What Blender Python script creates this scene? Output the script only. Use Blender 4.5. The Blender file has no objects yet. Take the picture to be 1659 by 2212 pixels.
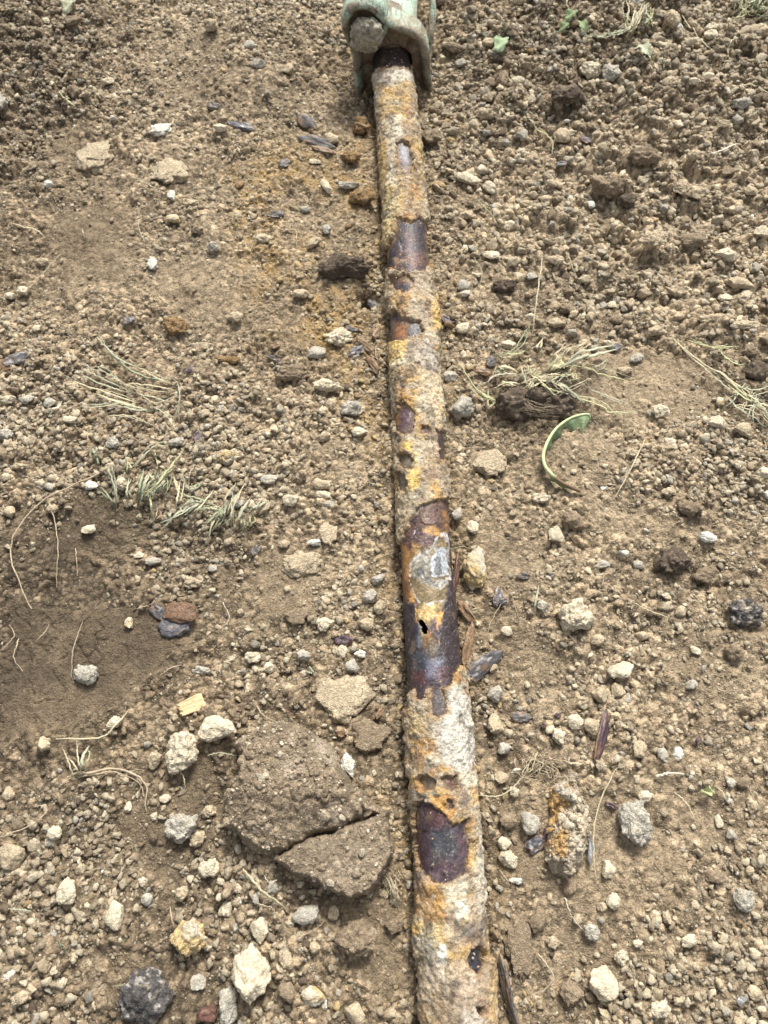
import bpy, math
import numpy as np
from mathutils import Vector

# ------------------------------------------------------------------ camera, sky, sun, exposure
scene = bpy.context.scene
PITCH = math.radians(66.7)          # below the horizontal
HC = 1.06                           # camera height above the soil (m)
TV = 0.69                           # tan of half the vertical field of view
cam_d = bpy.data.cameras.new("camera")
cam = bpy.data.objects.new("camera", cam_d)
scene.collection.objects.link(cam)
cam.location = (0, 0, HC)
cam.rotation_euler = (math.pi / 2 - PITCH, 0, 0)
cam_d.sensor_fit = 'VERTICAL'
cam_d.sensor_height = 36.0
cam_d.lens = 18.0 / TV
cam_d.clip_start = 0.01
cam_d.clip_end = 500
cam_d.dof.use_dof = True
cam_d.dof.focus_distance = 1.08
cam_d.dof.aperture_fstop = 5.6
scene.camera = cam

SUN_EL, SUN_AZ = math.radians(48), math.radians(14)   # azimuth from +Y towards +X
w = bpy.data.worlds.new("World")
scene.world = w
w.use_nodes = True
nt = w.node_tree
nt.nodes.clear()
sky = nt.nodes.new("ShaderNodeTexSky")
sky.sky_type = 'NISHITA'
sky.sun_disc = False
sky.sun_elevation = SUN_EL
sky.sun_rotation = SUN_AZ
sky.dust_density = 4.0
hs = nt.nodes.new("ShaderNodeHueSaturation")
hs.inputs['Saturation'].default_value = 0.25
bg = nt.nodes.new("ShaderNodeBackground")
bg.inputs['Strength'].default_value = 0.095
wo = nt.nodes.new("ShaderNodeOutputWorld")
nt.links.new(sky.outputs[0], hs.inputs['Color'])
nt.links.new(hs.outputs[0], bg.inputs[0])
nt.links.new(bg.outputs[0], wo.inputs[0])
sun_d = bpy.data.lights.new("sun", 'SUN')
sun_d.energy = 2.3
sun_d.angle = math.radians(14)
sun_d.color = (1.0, 0.96, 0.89)
sun = bpy.data.objects.new("sun", sun_d)
scene.collection.objects.link(sun)
sdir = Vector((math.sin(SUN_AZ) * math.cos(SUN_EL), math.cos(SUN_AZ) * math.cos(SUN_EL), math.sin(SUN_EL)))
sun.rotation_euler = sdir.to_track_quat('Z', 'Y').to_euler()
scene.view_settings.view_transform = 'Standard'
scene.view_settings.look = 'None'
scene.view_settings.exposure = 1.24
scene.view_settings.gamma = 1.0

# ------------------------------------------------------------------ maths helpers
SP, CP = math.sin(PITCH), math.cos(PITCH)


def P(px, py, z=0.0):
    """Point of the site seen at (px, py) of the 1659 x 2212 photograph, at height z."""
    u = (px - 829.5) / 1106.0 * TV
    v = (1106.0 - py) / 1106.0 * TV
    dy, dz = CP + v * SP, -SP + v * CP
    t = (z - HC) / dz
    return u * t, dy * t


def mpp(py):
    """metres per photograph pixel (sideways) on the soil at row py, and the sine of the view's slope."""
    v = (1106.0 - py) / 1106.0 * TV
    t = HC / (SP - v * CP)
    a = PITCH - math.atan(v)
    return t * TV / 1106.0, math.sin(a), t


def proj(p):
    """inverse of P for arrays (n,3)"""
    d = p - np.array([0, 0, HC])
    z = d[:, 1] * CP - d[:, 2] * SP
    v = (d[:, 1] * SP + d[:, 2] * CP) / z
    u = d[:, 0] / z
    return 829.5 + u / TV * 1106.0, 1106.0 - v / TV * 1106.0


def _hash(ix, iy, iz, seed):
    h = (ix.astype(np.uint32) * np.uint32(374761393) + iy.astype(np.uint32) * np.uint32(668265263)
         + iz.astype(np.uint32) * np.uint32(2147483647 - 1013904223) + np.uint32((seed * 69069 + 12345) & 0xffffffff))
    h = (h ^ (h >> np.uint32(13))) * np.uint32(1274126177)
    h = (h ^ (h >> np.uint32(16))) * np.uint32(2246822519)
    h ^= h >> np.uint32(15)
    return h.astype(np.float32) / np.float32(4294967295.0)


def vn(p, seed=0):
    """value noise in -1..1; p (n,3)"""
    p = np.asarray(p, dtype=np.float64)
    i = np.floor(p).astype(np.int64)
    f = (p - i).astype(np.float32)
    f = f * f * (3 - 2 * f)
    i = i & 0xffffffff
    x0, y0, z0 = i[:, 0], i[:, 1], i[:, 2]
    x1, y1, z1 = (x0 + 1) & 0xffffffff, (y0 + 1) & 0xffffffff, (z0 + 1) & 0xffffffff
    fx, fy, fz = f[:, 0], f[:, 1], f[:, 2]

    def L(a, b, t): return a + (b - a) * t
    c00 = L(_hash(x0, y0, z0, seed), _hash(x1, y0, z0, seed), fx)
    c10 = L(_hash(x0, y1, z0, seed), _hash(x1, y1, z0, seed), fx)
    c01 = L(_hash(x0, y0, z1, seed), _hash(x1, y0, z1, seed), fx)
    c11 = L(_hash(x0, y1, z1, seed), _hash(x1, y1, z1, seed), fx)
    return L(L(c00, c10, fy), L(c01, c11, fy), fz) * 2 - 1


_ROT = np.array([[0.36, 0.48, -0.8], [-0.8, 0.60, 0.0], [0.48, 0.64, 0.60]])


def fbm(p, seed=0, octs=4, gain=0.5):
    s, a, t = 0, 1.0, 0
    p = np.asarray(p, dtype=np.float64)
    for k in range(octs):
        p = p @ _ROT
        s = s + a * vn(p * (2.03 ** k) + k * 17.3, seed + k * 7)
        t += a
        a *= gain
    return s / t


def billow(p, seed=0, octs=3, gain=0.55):
    s, a, t = 0, 1.0, 0
    for k in range(octs):
        p = np.asarray(p) @ _ROT
        s = s + a * (1 - 2 * np.abs(vn(np.asarray(p) * (2.03 ** k) + k * 11.1, seed + k * 5)))
        t += a
        a *= gain
    return s / t


def sst(a, b, x):
    t = np.clip((x - a) / (b - a), 0, 1)
    return t * t * (3 - 2 * t)


def sdf(poly, X, Y):
    """signed distance to a polygon, positive inside"""
    q = np.array(poly, dtype=float)
    n = len(q)
    d = np.full(X.shape, 1e18)
    ins = np.zeros(X.shape, bool)
    for i in range(n):
        ax, ay = q[i]
        bx, by = q[(i + 1) % n]
        ex, ey = bx - ax, by - ay
        wx, wy = X - ax, Y - ay
        t = np.clip((wx * ex + wy * ey) / (ex * ex + ey * ey + 1e-12), 0, 1)
        d = np.minimum(d, (wx - ex * t) ** 2 + (wy - ey * t) ** 2)
        if ay != by:
            c = ((ay > Y) != (by > Y)) & (X < (bx - ax) * (Y - ay) / (by - ay) + ax)
            ins ^= c
    d = np.sqrt(d)
    return np.where(ins, d, -d)


def crumbs2(x, y, size, seed, present=0.8):
    """domes of crumbs scattered on a plane: height (in units of size) and a random tone per crumb"""
    gx_, gy_ = x / size, y / size
    ix, iy = np.floor(gx_).astype(np.int64), np.floor(gy_).astype(np.int64)
    best = np.zeros(x.shape, np.float32)
    tone = np.zeros(x.shape, np.float32)
    z0 = np.zeros_like(ix)
    for a in (-1, 0, 1):
        for b in (-1, 0, 1):
            jx, jy = (ix + a) & 0xffffffff, (iy + b) & 0xffffffff
            h1, h2 = _hash(jx, jy, z0, seed), _hash(jx, jy, z0 + 1, seed)
            h3, h4 = _hash(jx, jy, z0 + 2, seed), _hash(jx, jy, z0 + 3, seed)
            rr = np.where(h4 < present, 0.25 + 0.42 * h3, 0)
            d2 = (gx_ - (ix + a + h1)) ** 2 + (gy_ - (iy + b + h2)) ** 2
            h = np.sqrt(np.maximum(0, rr * rr - d2)).astype(np.float32)
            tone = np.where(h > best, _hash(jx, jy, z0 + 4, seed), tone)
            best = np.maximum(best, h)
    return best, tone


def crumbs3(p, size, seed, present=0.8):
    g_ = p / size
    i = np.floor(g_).astype(np.int64)
    best = np.zeros(len(p), np.float32)
    tone = np.zeros(len(p), np.float32)
    for a in (-1, 0, 1):
        for b in (-1, 0, 1):
            for c in (-1, 0, 1):
                jx, jy, jz = (i[:, 0] + a) & 0xffffffff, (i[:, 1] + b) & 0xffffffff, (i[:, 2] + c) & 0xffffffff
                h1, h2, h3 = _hash(jx, jy, jz, seed), _hash(jx, jy, jz, seed + 1), _hash(jx, jy, jz, seed + 2)
                h4 = _hash(jx, jy, jz, seed + 3)
                rr = np.where(h4 < present, 0.3 + 0.45 * h4 / present, 0)
                d2 = (g_[:, 0] - (i[:, 0] + a + h1)) ** 2 + (g_[:, 1] - (i[:, 1] + b + h2)) ** 2 + (g_[:, 2] - (i[:, 2] + c + h3)) ** 2
                h = np.sqrt(np.maximum(0, rr * rr - d2)).astype(np.float32)
                tone = np.where(h > best, h1, tone)
                best = np.maximum(best, h)
    return best, tone


# ------------------------------------------------------------------ maps of the soil (12 columns x 16 rows over the photographed ground)
DENS = """877777567677
875554566567
634555565556
324555555556
534455555666
653456563234
867766563256
876756553578
326635545444
114337535655
112577545655
245434555665
576523543334
785744544346
875762534467
753664545678"""
DARK = """653444446554
663444446445
553444443333
554334532333
543444533332
444455544334
454444545345
465433544344
775543544444
776553554444
776544554443
665665554444
666655544444
556555554444
556555554444
556656555544"""


def parse(s): return np.array([[int(c) for c in r] for r in s.split()], float) / 9.0


DENS, DARK = parse(DENS), parse(DARK)
DENS[15, 1], DENS[1, 0] = 0.6, 0.85


def samp(M, px, py):
    r, c = M.shape
    x = np.clip(px / 138.25 - 0.5, 0, c - 1.001)
    y = np.clip(py / 138.25 - 0.5, 0, r - 1.001)
    i, j = y.astype(int), x.astype(int)
    fy, fx = y - i, x - j
    return (M[i, j] * (1 - fx) + M[i, j + 1] * fx) * (1 - fy) + (M[i + 1, j] * (1 - fx) + M[i + 1, j + 1] * fx) * fy


# soil regions seen in the photo, outlined on the ground: [polygon in photo px], value
SMOOTH = [
    ([(330, 560), (560, 560), (700, 640), (680, 740), (480, 720), (340, 660)], .55),
    ([(560, 430), (760, 480), (790, 560), (620, 560)], .5),
    ([(1010, 1130), (1180, 1120), (1200, 1230), (1120, 1300), (1020, 1290)], .55),
    ([(1040, 1330), (1160, 1350), (1230, 1430), (1250, 1560), (1120, 1500), (1050, 1440)], .55),
    ([(1280, 1060), (1420, 1100), (1560, 1120), (1500, 1180), (1380, 1180), (1280, 1130)], .6),
    ([(300, 80), (480, 60), (520, 180), (420, 240), (320, 180)], .5),
    ([(1440, 1640), (1600, 1760), (1640, 1860), (1520, 1850), (1420, 1740)], .5),
    ([(960, 560), (1080, 520), (1200, 620), (1120, 690), (980, 660)], .35),  # bare trodden soil without gravel
    ([(0, 1300), (60, 1290), (180, 1320), (330, 1290), (420, 1350), (400, 1420), (330, 1480), (250, 1530), (150, 1560), (60, 1600), (0, 1620)], 1.0),
    ([(120, 1090), (230, 1080), (330, 1130), (300, 1180), (200, 1200), (120, 1180)], 0.8),
    ([(600, 1170), (700, 1180), (710, 1290), (670, 1350), (570, 1340), (540, 1260)], 0.8),
    ([(120, 280), (240, 290), (250, 360), (150, 400), (110, 350)], 0.7),
    ([(130, 440), (300, 440), (300, 600), (180, 620), (80, 560)], 0.6),
    ([(1150, 1700), (1380, 1730), (1480, 1830), (1450, 1960), (1300, 1990), (1200, 1950), (1080, 1850)], 0.7),
    ([(1190, 1950), (1340, 1990), (1400, 2080), (1320, 2120), (1200, 2080)], 0.6),
    ([(700, 1930), (880, 1960), (885, 2130), (780, 2120), (710, 2050)], 0.8),
    ([(1300, 740), (1500, 760), (1560, 880), (1380, 930), (1280, 860)], 0.8),
    ([(1120, 930), (1330, 950), (1330, 1060), (1240, 1100), (1100, 1040)], 0.6),
    ([(280, 1580), (460, 1620), (530, 1700), (480, 1760), (380, 1900), (300, 1880), (260, 1740)], 0.7),
    ([(640, 930), (760, 920), (850, 1000), (740, 1040), (640, 1010)], 0.5),
    ([(180, 2040), (330, 2060), (350, 2130), (230, 2170), (140, 2110)], 0.6),
    ([(1420, 1380), (1600, 1400), (1650, 1500), (1500, 1560), (1380, 1480)], 0.5),
]
PIPE_Z = 0.022
_pc = [(845, 140), (856, 200), (862, 300), (868, 400), (875, 480), (880, 560), (888, 640), (894, 700), (897, 800), (902, 900),
       (908, 1000), (912, 1080), (917, 1150), (922, 1250), (932, 1350), (939, 1450), (948, 1600), (956, 1700), (966, 1800),
       (970, 1950), (980, 2100), (988, 2212)]
_pw = np.array([P(x, y, PIPE_Z) for x, y in _pc])
_cf = np.polyfit(_pw[:, 1], _pw[:, 0], 5)
Y0, Y1 = _pw[-1, 1], _pw[0, 1]


def pipe_x(y):
    y = np.asarray(y, float)
    yc = np.clip(y, Y0, Y1)
    s0 = np.polyval(np.polyder(_cf), yc)
    s0 = np.clip(s0, -0.2, 0.2)
    return np.polyval(_cf, yc) + (y - yc) * s0


def smooth_mask(p, X, Yp):
    X2 = X + 22 * vn(p * 18, 61) + 14 * vn(p * 60, 62)
    Y2 = Yp + 22 * vn(p * 18, 63) + 14 * vn(p * 60, 64)
    sm = np.zeros(len(X))
    for poly, k in SMOOTH:
        sm = np.maximum(sm, k * sst(-6, 12, sdf(poly, X2, Y2)))
    return sm


def ground_crumbs(p, x, y):
    wx, wy = x + .0015 * vn(p * 260, 201), y + .0015 * vn(p * 260, 202)
    a, ta = crumbs2(wx, wy, .0105, 203, .55)
    b, tb = crumbs2(wx, wy, .0068, 207, .75)
    mk = .35 + .65 * sst(-.25, .3, fbm(p * 11, 209, 3))
    a, b = a * mk, b * mk
    return .0075 * a + .0050 * b, np.where(a > .15, ta, tb) * ((a > .1) | (b > .1))


def H(x, y, fine=True):
    """height of the soil"""
    x, y = np.asarray(x, float), np.asarray(y, float)
    p = np.stack([x, y, np.zeros_like(x)], 1)
    pp = np.stack([x, y, np.zeros_like(x)], 1)
    X, Yp = proj(pp)
    dens = samp(DENS, X, Yp)
    edge_ = np.clip(sst(900, 1300, X) * sst(1000, 500, Yp) + sst(420, 100, X) * sst(500, 250, Yp), 0, 1)
    h = 0.016 * fbm(p * 4.0, 3, 3) + (0.014 + .008 * edge_) * fbm(p * 11.0, 9, 3) + (.006 + .006 * edge_) * fbm(p * 32.0, 12, 3)
    h = h + (0.3 + dens) * 0.0035 * billow(p * 45.0, 21, 3)
    wx, wy = x + .007 * vn(p * 55, 211) + .002 * vn(p * 200, 212), y + .007 * vn(p * 55, 213) + .002 * vn(p * 200, 214)
    l1, _ = crumbs2(wx, wy, .048, 215, .38)
    l2, _ = crumbs2(wx, wy, .024, 219, .5)
    sm = smooth_mask(p, X, Yp)
    h = h * (1 - .45 * sm) + (1 - .9 * sm) * (.2 + .7 * np.clip(dens * 1.3, 0, 1) + .8 * edge_) * (.014 * l1 + .012 * l2)
    d = x - pipe_x(y)
    h = h * (0.35 + 0.65 * sst(0.05, 0.2, np.abs(d)))
    # soil banked against the pipe, and the groove beside it
    h = h - 0.016 * np.exp(-((np.abs(d) - 0.03) / 0.018) ** 2) * (0.6 + 0.5 * vn(p * 12.0, 55))
    h = h + 0.026 * np.exp(-((np.abs(d) - 0.049) / 0.017) ** 2) * sst(.0, .55, fbm(p * 9 + np.sign(d)[:, None] * 7, 57, 2))
    h = np.where(np.abs(d) < 0.028, np.minimum(h, -0.017), h)
    # hollow round the coupling
    cx, cy = P(850, 175, 0)
    h = h - 0.058 * np.exp(-(((x - cx) / 0.15) ** 2 + ((y - cy) / 0.12) ** 2))
    # bank of coarse rubble far right
    bx, by = P(1500, 130, 0)
    h = h + 0.03 * np.exp(-(((x - bx) / 0.45) ** 2 + ((y - by) / 0.28) ** 2))
    hx, hy = P(792, 650)
    h = h - 0.035 * np.exp(-(((x - hx) / 0.022) ** 2 + ((y - hy) / 0.016) ** 2))
    if fine:
        rough = 1 - 0.75 * sm
        c1, _ = ground_crumbs(p, x, y)
        h = h + rough * (c1 + 0.0006 * vn(p * 330.0, 35)) + sm * (0.0009 * fbm(p * 90, 71, 4) + .10 * c1)
        crack = np.abs(fbm(p * 22 + 3.1, 41, 3))
        h = h - sm * 0.003 * (1 - sst(0.0, 0.035, crack))
    return h


# ------------------------------------------------------------------ object helpers
def new_mesh(name, verts, faces, cols=None, mats=(), smooth=True, parent=None):
    """verts (n,3), faces (m,3|4) int array, cols (n,3) base colour of the surface"""
    me = bpy.data.meshes.new(name)
    verts = np.ascontiguousarray(verts, dtype=np.float32)
    faces = np.ascontiguousarray(faces, dtype=np.int32)
    k = faces.shape[1]
    me.vertices.add(len(verts))
    me.vertices.foreach_set("co", verts.ravel())
    me.loops.add(faces.size)
    me.loops.foreach_set("vertex_index", faces.ravel())
    me.polygons.add(len(faces))
    me.polygons.foreach_set("loop_start", np.arange(0, faces.size, k, dtype=np.int32))
    me.polygons.foreach_set("loop_total", np.full(len(faces), k, dtype=np.int32))
    me.polygons.foreach_set("use_smooth", np.broadcast_to(np.asarray(smooth, dtype=bool), (len(faces),)).copy())
    me.update(calc_edges=True)
    if cols is not None:
        c = np.ones((len(verts), 4), np.float32)
        c[:, :3] = np.clip(cols, 0, 1)
        at = me.color_attributes.new("Col", 'FLOAT_COLOR', 'POINT')
        at.data.foreach_set("color", c.ravel())
    for m in mats:
        me.materials.append(m)
    o = bpy.data.objects.new(name, me)
    scene.collection.objects.link(o)
    if parent is not None:
        o.parent = parent
    return o


def empty(name, loc):
    o = bpy.data.objects.new(name, None)
    o.empty_display_size = 0.02
    o.location = loc
    scene.collection.objects.link(o)
    return o


def tag(o, label=None, cat=None, group=None, kind=None):
    if label: o["label"] = label
    if cat: o["category"] = cat
    if group: o["group"] = group
    if kind: o["kind"] = kind
    return o


def mat(name, rough=0.95, bump=0.0012, scale=420.0, var=0.35, spec=0.25, metal=0.0, col=None, fine=1100.0, sat=1.0):
    m = bpy.data.materials.new(name)
    m.use_nodes = True
    t = m.node_tree
    N, Lk = t.nodes, t.links
    b = N['Principled BSDF']
    b.inputs['Roughness'].default_value = rough
    b.inputs['Metallic'].default_value = metal
    b.inputs['Specular IOR Level'].default_value = spec
    tc = N.new('ShaderNodeTexCoord')
    n1 = N.new('ShaderNodeTexNoise')
    n1.inputs['Scale'].default_value = scale
    n1.inputs['Detail'].default_value = 4
    n1.inputs['Roughness'].default_value = 0.65
    Lk.new(tc.outputs['Object'], n1.inputs['Vector'])
    v1 = N.new('ShaderNodeTexVoronoi')
    v1.inputs['Scale'].default_value = fine * 0.45
    Lk.new(tc.outputs['Object'], v1.inputs['Vector'])
    if col is None:
        a = N.new('ShaderNodeVertexColor')
        a.layer_name = 'Col'
        src = a.outputs['Color']
    else:
        r = N.new('ShaderNodeRGB')
        r.outputs[0].default_value = (*col, 1)
        src = r.outputs[0]
    mr = N.new('ShaderNodeMapRange')
    mr.inputs['From Min'].default_value = 0.3
    mr.inputs['From Max'].default_value = 0.7
    mr.inputs['To Min'].default_value = 1 - var
    mr.inputs['To Max'].default_value = 1 + var
    Lk.new(n1.outputs['Fac'], mr.inputs['Value'])
    vr = N.new('ShaderNodeMapRange')       # each grain its own tone
    vr.inputs['To Min'].default_value = 1 - var * 0.8
    vr.inputs['To Max'].default_value = 1 + var * 0.8
    sep = N.new('ShaderNodeSeparateColor')
    Lk.new(v1.outputs['Color'], sep.inputs[0])
    Lk.new(sep.outputs[0], vr.inputs['Value'])
    mul = N.new('ShaderNodeMath')
    mul.operation = 'MULTIPLY'
    Lk.new(mr.outputs[0], mul.inputs[0])
    Lk.new(vr.outputs[0], mul.inputs[1])
    mx = N.new('ShaderNodeVectorMath')
    mx.operation = 'SCALE'
    Lk.new(src, mx.inputs[0])
    Lk.new(mul.outputs[0], mx.inputs['Scale'])
    Lk.new(mx.outputs[0], b.inputs['Base Color'])
    ad = N.new('ShaderNodeMath')
    ad.operation = 'MULTIPLY_ADD'
    ad.inputs[1].default_value = -0.6
    Lk.new(v1.outputs['Distance'], ad.inputs[0])
    Lk.new(n1.outputs['Fac'], ad.inputs[2])
    bp = N.new('ShaderNodeBump')
    bp.inputs['Strength'].default_value = 1.0
    bp.inputs['Distance'].default_value = bump
    Lk.new(ad.outputs[0], bp.inputs['Height'])
    Lk.new(bp.outputs[0], b.inputs['Normal'])
    return m


M_soil = mat("soil", bump=0.0022, scale=260, var=0.30, fine=900)
M_grain = mat("gravel_grains", bump=0.0010, scale=500, var=0.22, fine=1500)
M_stone = mat("dusty_stone", bump=0.0013, scale=330, var=0.26, fine=1300)
M_clod = mat("crumbly_soil", bump=0.0020, scale=230, var=0.34, fine=1250)
M_crust = mat("mineral_crust", bump=0.0013, scale=420, var=0.26, fine=1000)
M_steel = mat("corroded_steel", rough=0.48, bump=0.0006, scale=260, var=0.34, spec=0.32, fine=700, metal=0.1)
M_flake = mat("scale_flake", rough=0.5, bump=0.0007, scale=300, var=0.3, spec=0.5, fine=800)
M_green = mat("chipped_paint", rough=0.75, bump=0.0016, scale=260, var=0.24, spec=0.4, fine=600)
M_leaf = mat("dry_plant", rough=0.75, bump=0.0003, scale=400, var=0.2, fine=900)
M_metal = mat("bright_metal", rough=0.25, bump=0.0006, scale=200, var=0.2, spec=0.8, metal=0.8, fine=500)

rng = np.random.default_rng(7)

# ------------------------------------------------------------------ the soil: one sheet, fine near the pipe, coarse out to the horizon
EXC = []  # nothing is cut out of the sheet


def axis(lo, hi, step, far):
    core = np.arange(lo, hi + step / 2, step)
    out, s, x = [], step, 0
    while x < far:
        s *= 1.28
        x += s
        out.append(x)
    out = np.array(out)
    return np.concatenate([(lo - out)[::-1], core, hi + out])


gx = axis(-0.95, 0.95, 0.0017, 120)
gy = axis(-0.30, 1.80, 0.0017, 120)
GX, GY = np.meshgrid(gx, gy)
fx, fy = GX.ravel(), GY.ravel()
gz = H(fx, fy)
dist = np.maximum(np.abs(fx) - 1.2, np.abs(fy - 0.75) - 1.4)
gz = gz * (1 - sst(3, 30, dist) * 0.9)
V = np.stack([fx, fy, gz], 1)
nx, ny = len(gx), len(gy)
idx = np.arange(nx * ny).reshape(ny, nx)
F = np.stack([idx[:-1, :-1].ravel(), idx[:-1, 1:].ravel(), idx[1:, 1:].ravel(), idx[1:, :-1].ravel()], 1)
SOIL_L = np.array([0.292, 0.228, 0.150])
SOIL_M = np.array([0.182, 0.138, 0.088])
SOIL_D = np.array([0.078, 0.059, 0.039])


def near_pipe(py_lo, py_hi, px, py):
    return 0


def soil_col(x, y):
    p = np.stack([x, y, np.zeros_like(x)], 1)
    X, Yp = proj(p)
    bad = (y < -0.6) | (y > 3)
    X = np.where(bad, 800, X)
    Yp = np.where(bad, 0, Yp)
    k = samp(DARK, X, Yp) + 0.14 * fbm(p * 9, 81, 3) + 0.12 * fbm(p * 40, 85, 3)
    t = np.clip((k - 0.25) / 0.6, 0, 1)[:, None]
    c = np.where(t < 0.5, SOIL_L + (SOIL_M - SOIL_L) * (t * 2), SOIL_M + (SOIL_D - SOIL_M) * (t * 2 - 1))
    # damp dark patches of soil of the place
    wet = np.zeros_like(k)
    for poly, s in [([(60, 1090), (260, 1060), (430, 1130), (560, 1130), (560, 1180), (420, 1190), (300, 1170), (180, 1210), (150, 1300), (60, 1290), (20, 1180)], 0.75),
                    ([(0, 1300), (140, 1310), (330, 1310), (430, 1370), (300, 1560), (0, 1640)], 0.42),
                    ([(0, 80), (160, 60), (220, 160), (120, 260), (0, 300)], 0.35),
                    ([(930, 60), (1130, 60), (1240, 130), (1180, 220), (1000, 190)], 0.3),
                    ([(1170, 200), (1270, 230), (1260, 300), (1210, 280)], 0.7),
                    ([(1200, 860), (1260, 860), (1330, 900), (1180, 960), (1100, 920)], 0.5),
                    ([(440, 1620), (560, 1600), (530, 1740), (440, 1760)], 0.45)]:
        wet = np.maximum(wet, s * sst(-25, 30, sdf(poly, X + 18 * vn(p * 25, 91), Yp + 18 * vn(p * 25, 92))))
    wet = wet * (.55 + .45 * sst(-.25, .15, fbm(p * 75, 188, 3)))
    wet = wet * (.75 + .5 * sst(-.3, .3, fbm(p * 30, 88, 3)))
    c = c * (1 - 0.46 * np.clip(wet, 0, 1)[:, None])
    ch, tn = ground_crumbs(p, x, y)
    rf = 1 - .85 * smooth_mask(p, X, Yp)
    c = c * (1 + 1.15 * rf * tn ** 2 * sst(.0003, .0022, ch))[:, None] * (1 - .45 * rf * (ch < .0002))[:, None]  # tone per crumb; gaps between crumbs coloured darker as painted crevice shade
    # rust shed from the pipe
    d = np.abs(x - pipe_x(y))
    rust = np.exp(-(d / 0.07) ** 2) * 0.5 * sst(-0.1, 0.5, fbm(p * 11, 95, 3))
    rp = sst(-60, 60, sdf([(480, 380), (560, 330), (700, 280), (830, 270), (830, 1000), (700, 850), (560, 720), (520, 520)], X, Yp)) * sst(-0.35, 0.35, fbm(p * 14, 97, 3)) * 0.6
    rust = (np.maximum(rust, rp) * (.35 + .9 * sst(-.2, .25, fbm(p * 60, 189, 3))))[:, None]
    c = c * (1 - rust) + np.array([0.30, 0.20, 0.085]) * rust
    return c


soil = new_mesh("ground", V, F, soil_col(fx, fy), [M_soil])
tag(soil, kind="structure")

# ------------------------------------------------------------------ rock shapes
import bmesh
_ico = {}


def ico(n):
    if n not in _ico:
        bm = bmesh.new()
        bmesh.ops.create_icosphere(bm, subdivisions=n, radius=1.0)
        bm.verts.ensure_lookup_table()
        v = np.array([q.co[:] for q in bm.verts])
        f = np.array([[q.index for q in fc.verts] for fc in bm.faces])
        bm.free()
        _ico[n] = (v, f)
    return _ico[n]


def rock(seed, n=4, cuts=7, lump=0.22, rough=0.05, crumb=0.0, cutd=(0.55, 0.9), asp=None):
    """unit rock: broken facets, lumps, crumbs stuck to it"""
    v, f = ico(n)
    r = np.random.default_rng(seed)
    off = r.uniform(-50, 50, 3)
    rad = 1 + lump * fbm(v * 1.3 + off, seed, 2)
    A_ = np.ones(3) if asp is None else np.array(asp) / max(asp)
    if n >= 3: rad = rad + .13 * fbm(v * A_ * 2.6 + off, seed + 1, 2)
    q = v * rad[:, None] * A_
    for _ in range(cuts):
        nn = r.normal(size=3)
        nn /= np.linalg.norm(nn)
        d = r.uniform(*cutd)
        d = d * np.linalg.norm(A_ * nn)
        q = q - np.maximum(0, q @ nn - d)[:, None] * nn * 0.93
    if n >= 2:
        dsp = rough * fbm(q * 4 + off, seed + 3, 3)
        if crumb:
            dsp = dsp + crumb * .5 * billow(q * 3.2 + off, seed + 5, 3)
            if n >= 4:
                k1, _ = crumbs3(q + off, .42, seed + 11, .7)
                k2, _ = crumbs3(q + off, .22, seed + 12, .7)
                dsp = dsp + crumb * (1.3 * k1 + .55 * k2)
        if n >= 4:
            dsp = dsp + rough * 0.45 * vn(q * 17 + off, seed + 8)
        q = q + v * dsp[:, None]
    q = q / np.abs(q).max(0)
    return q, f


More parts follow.
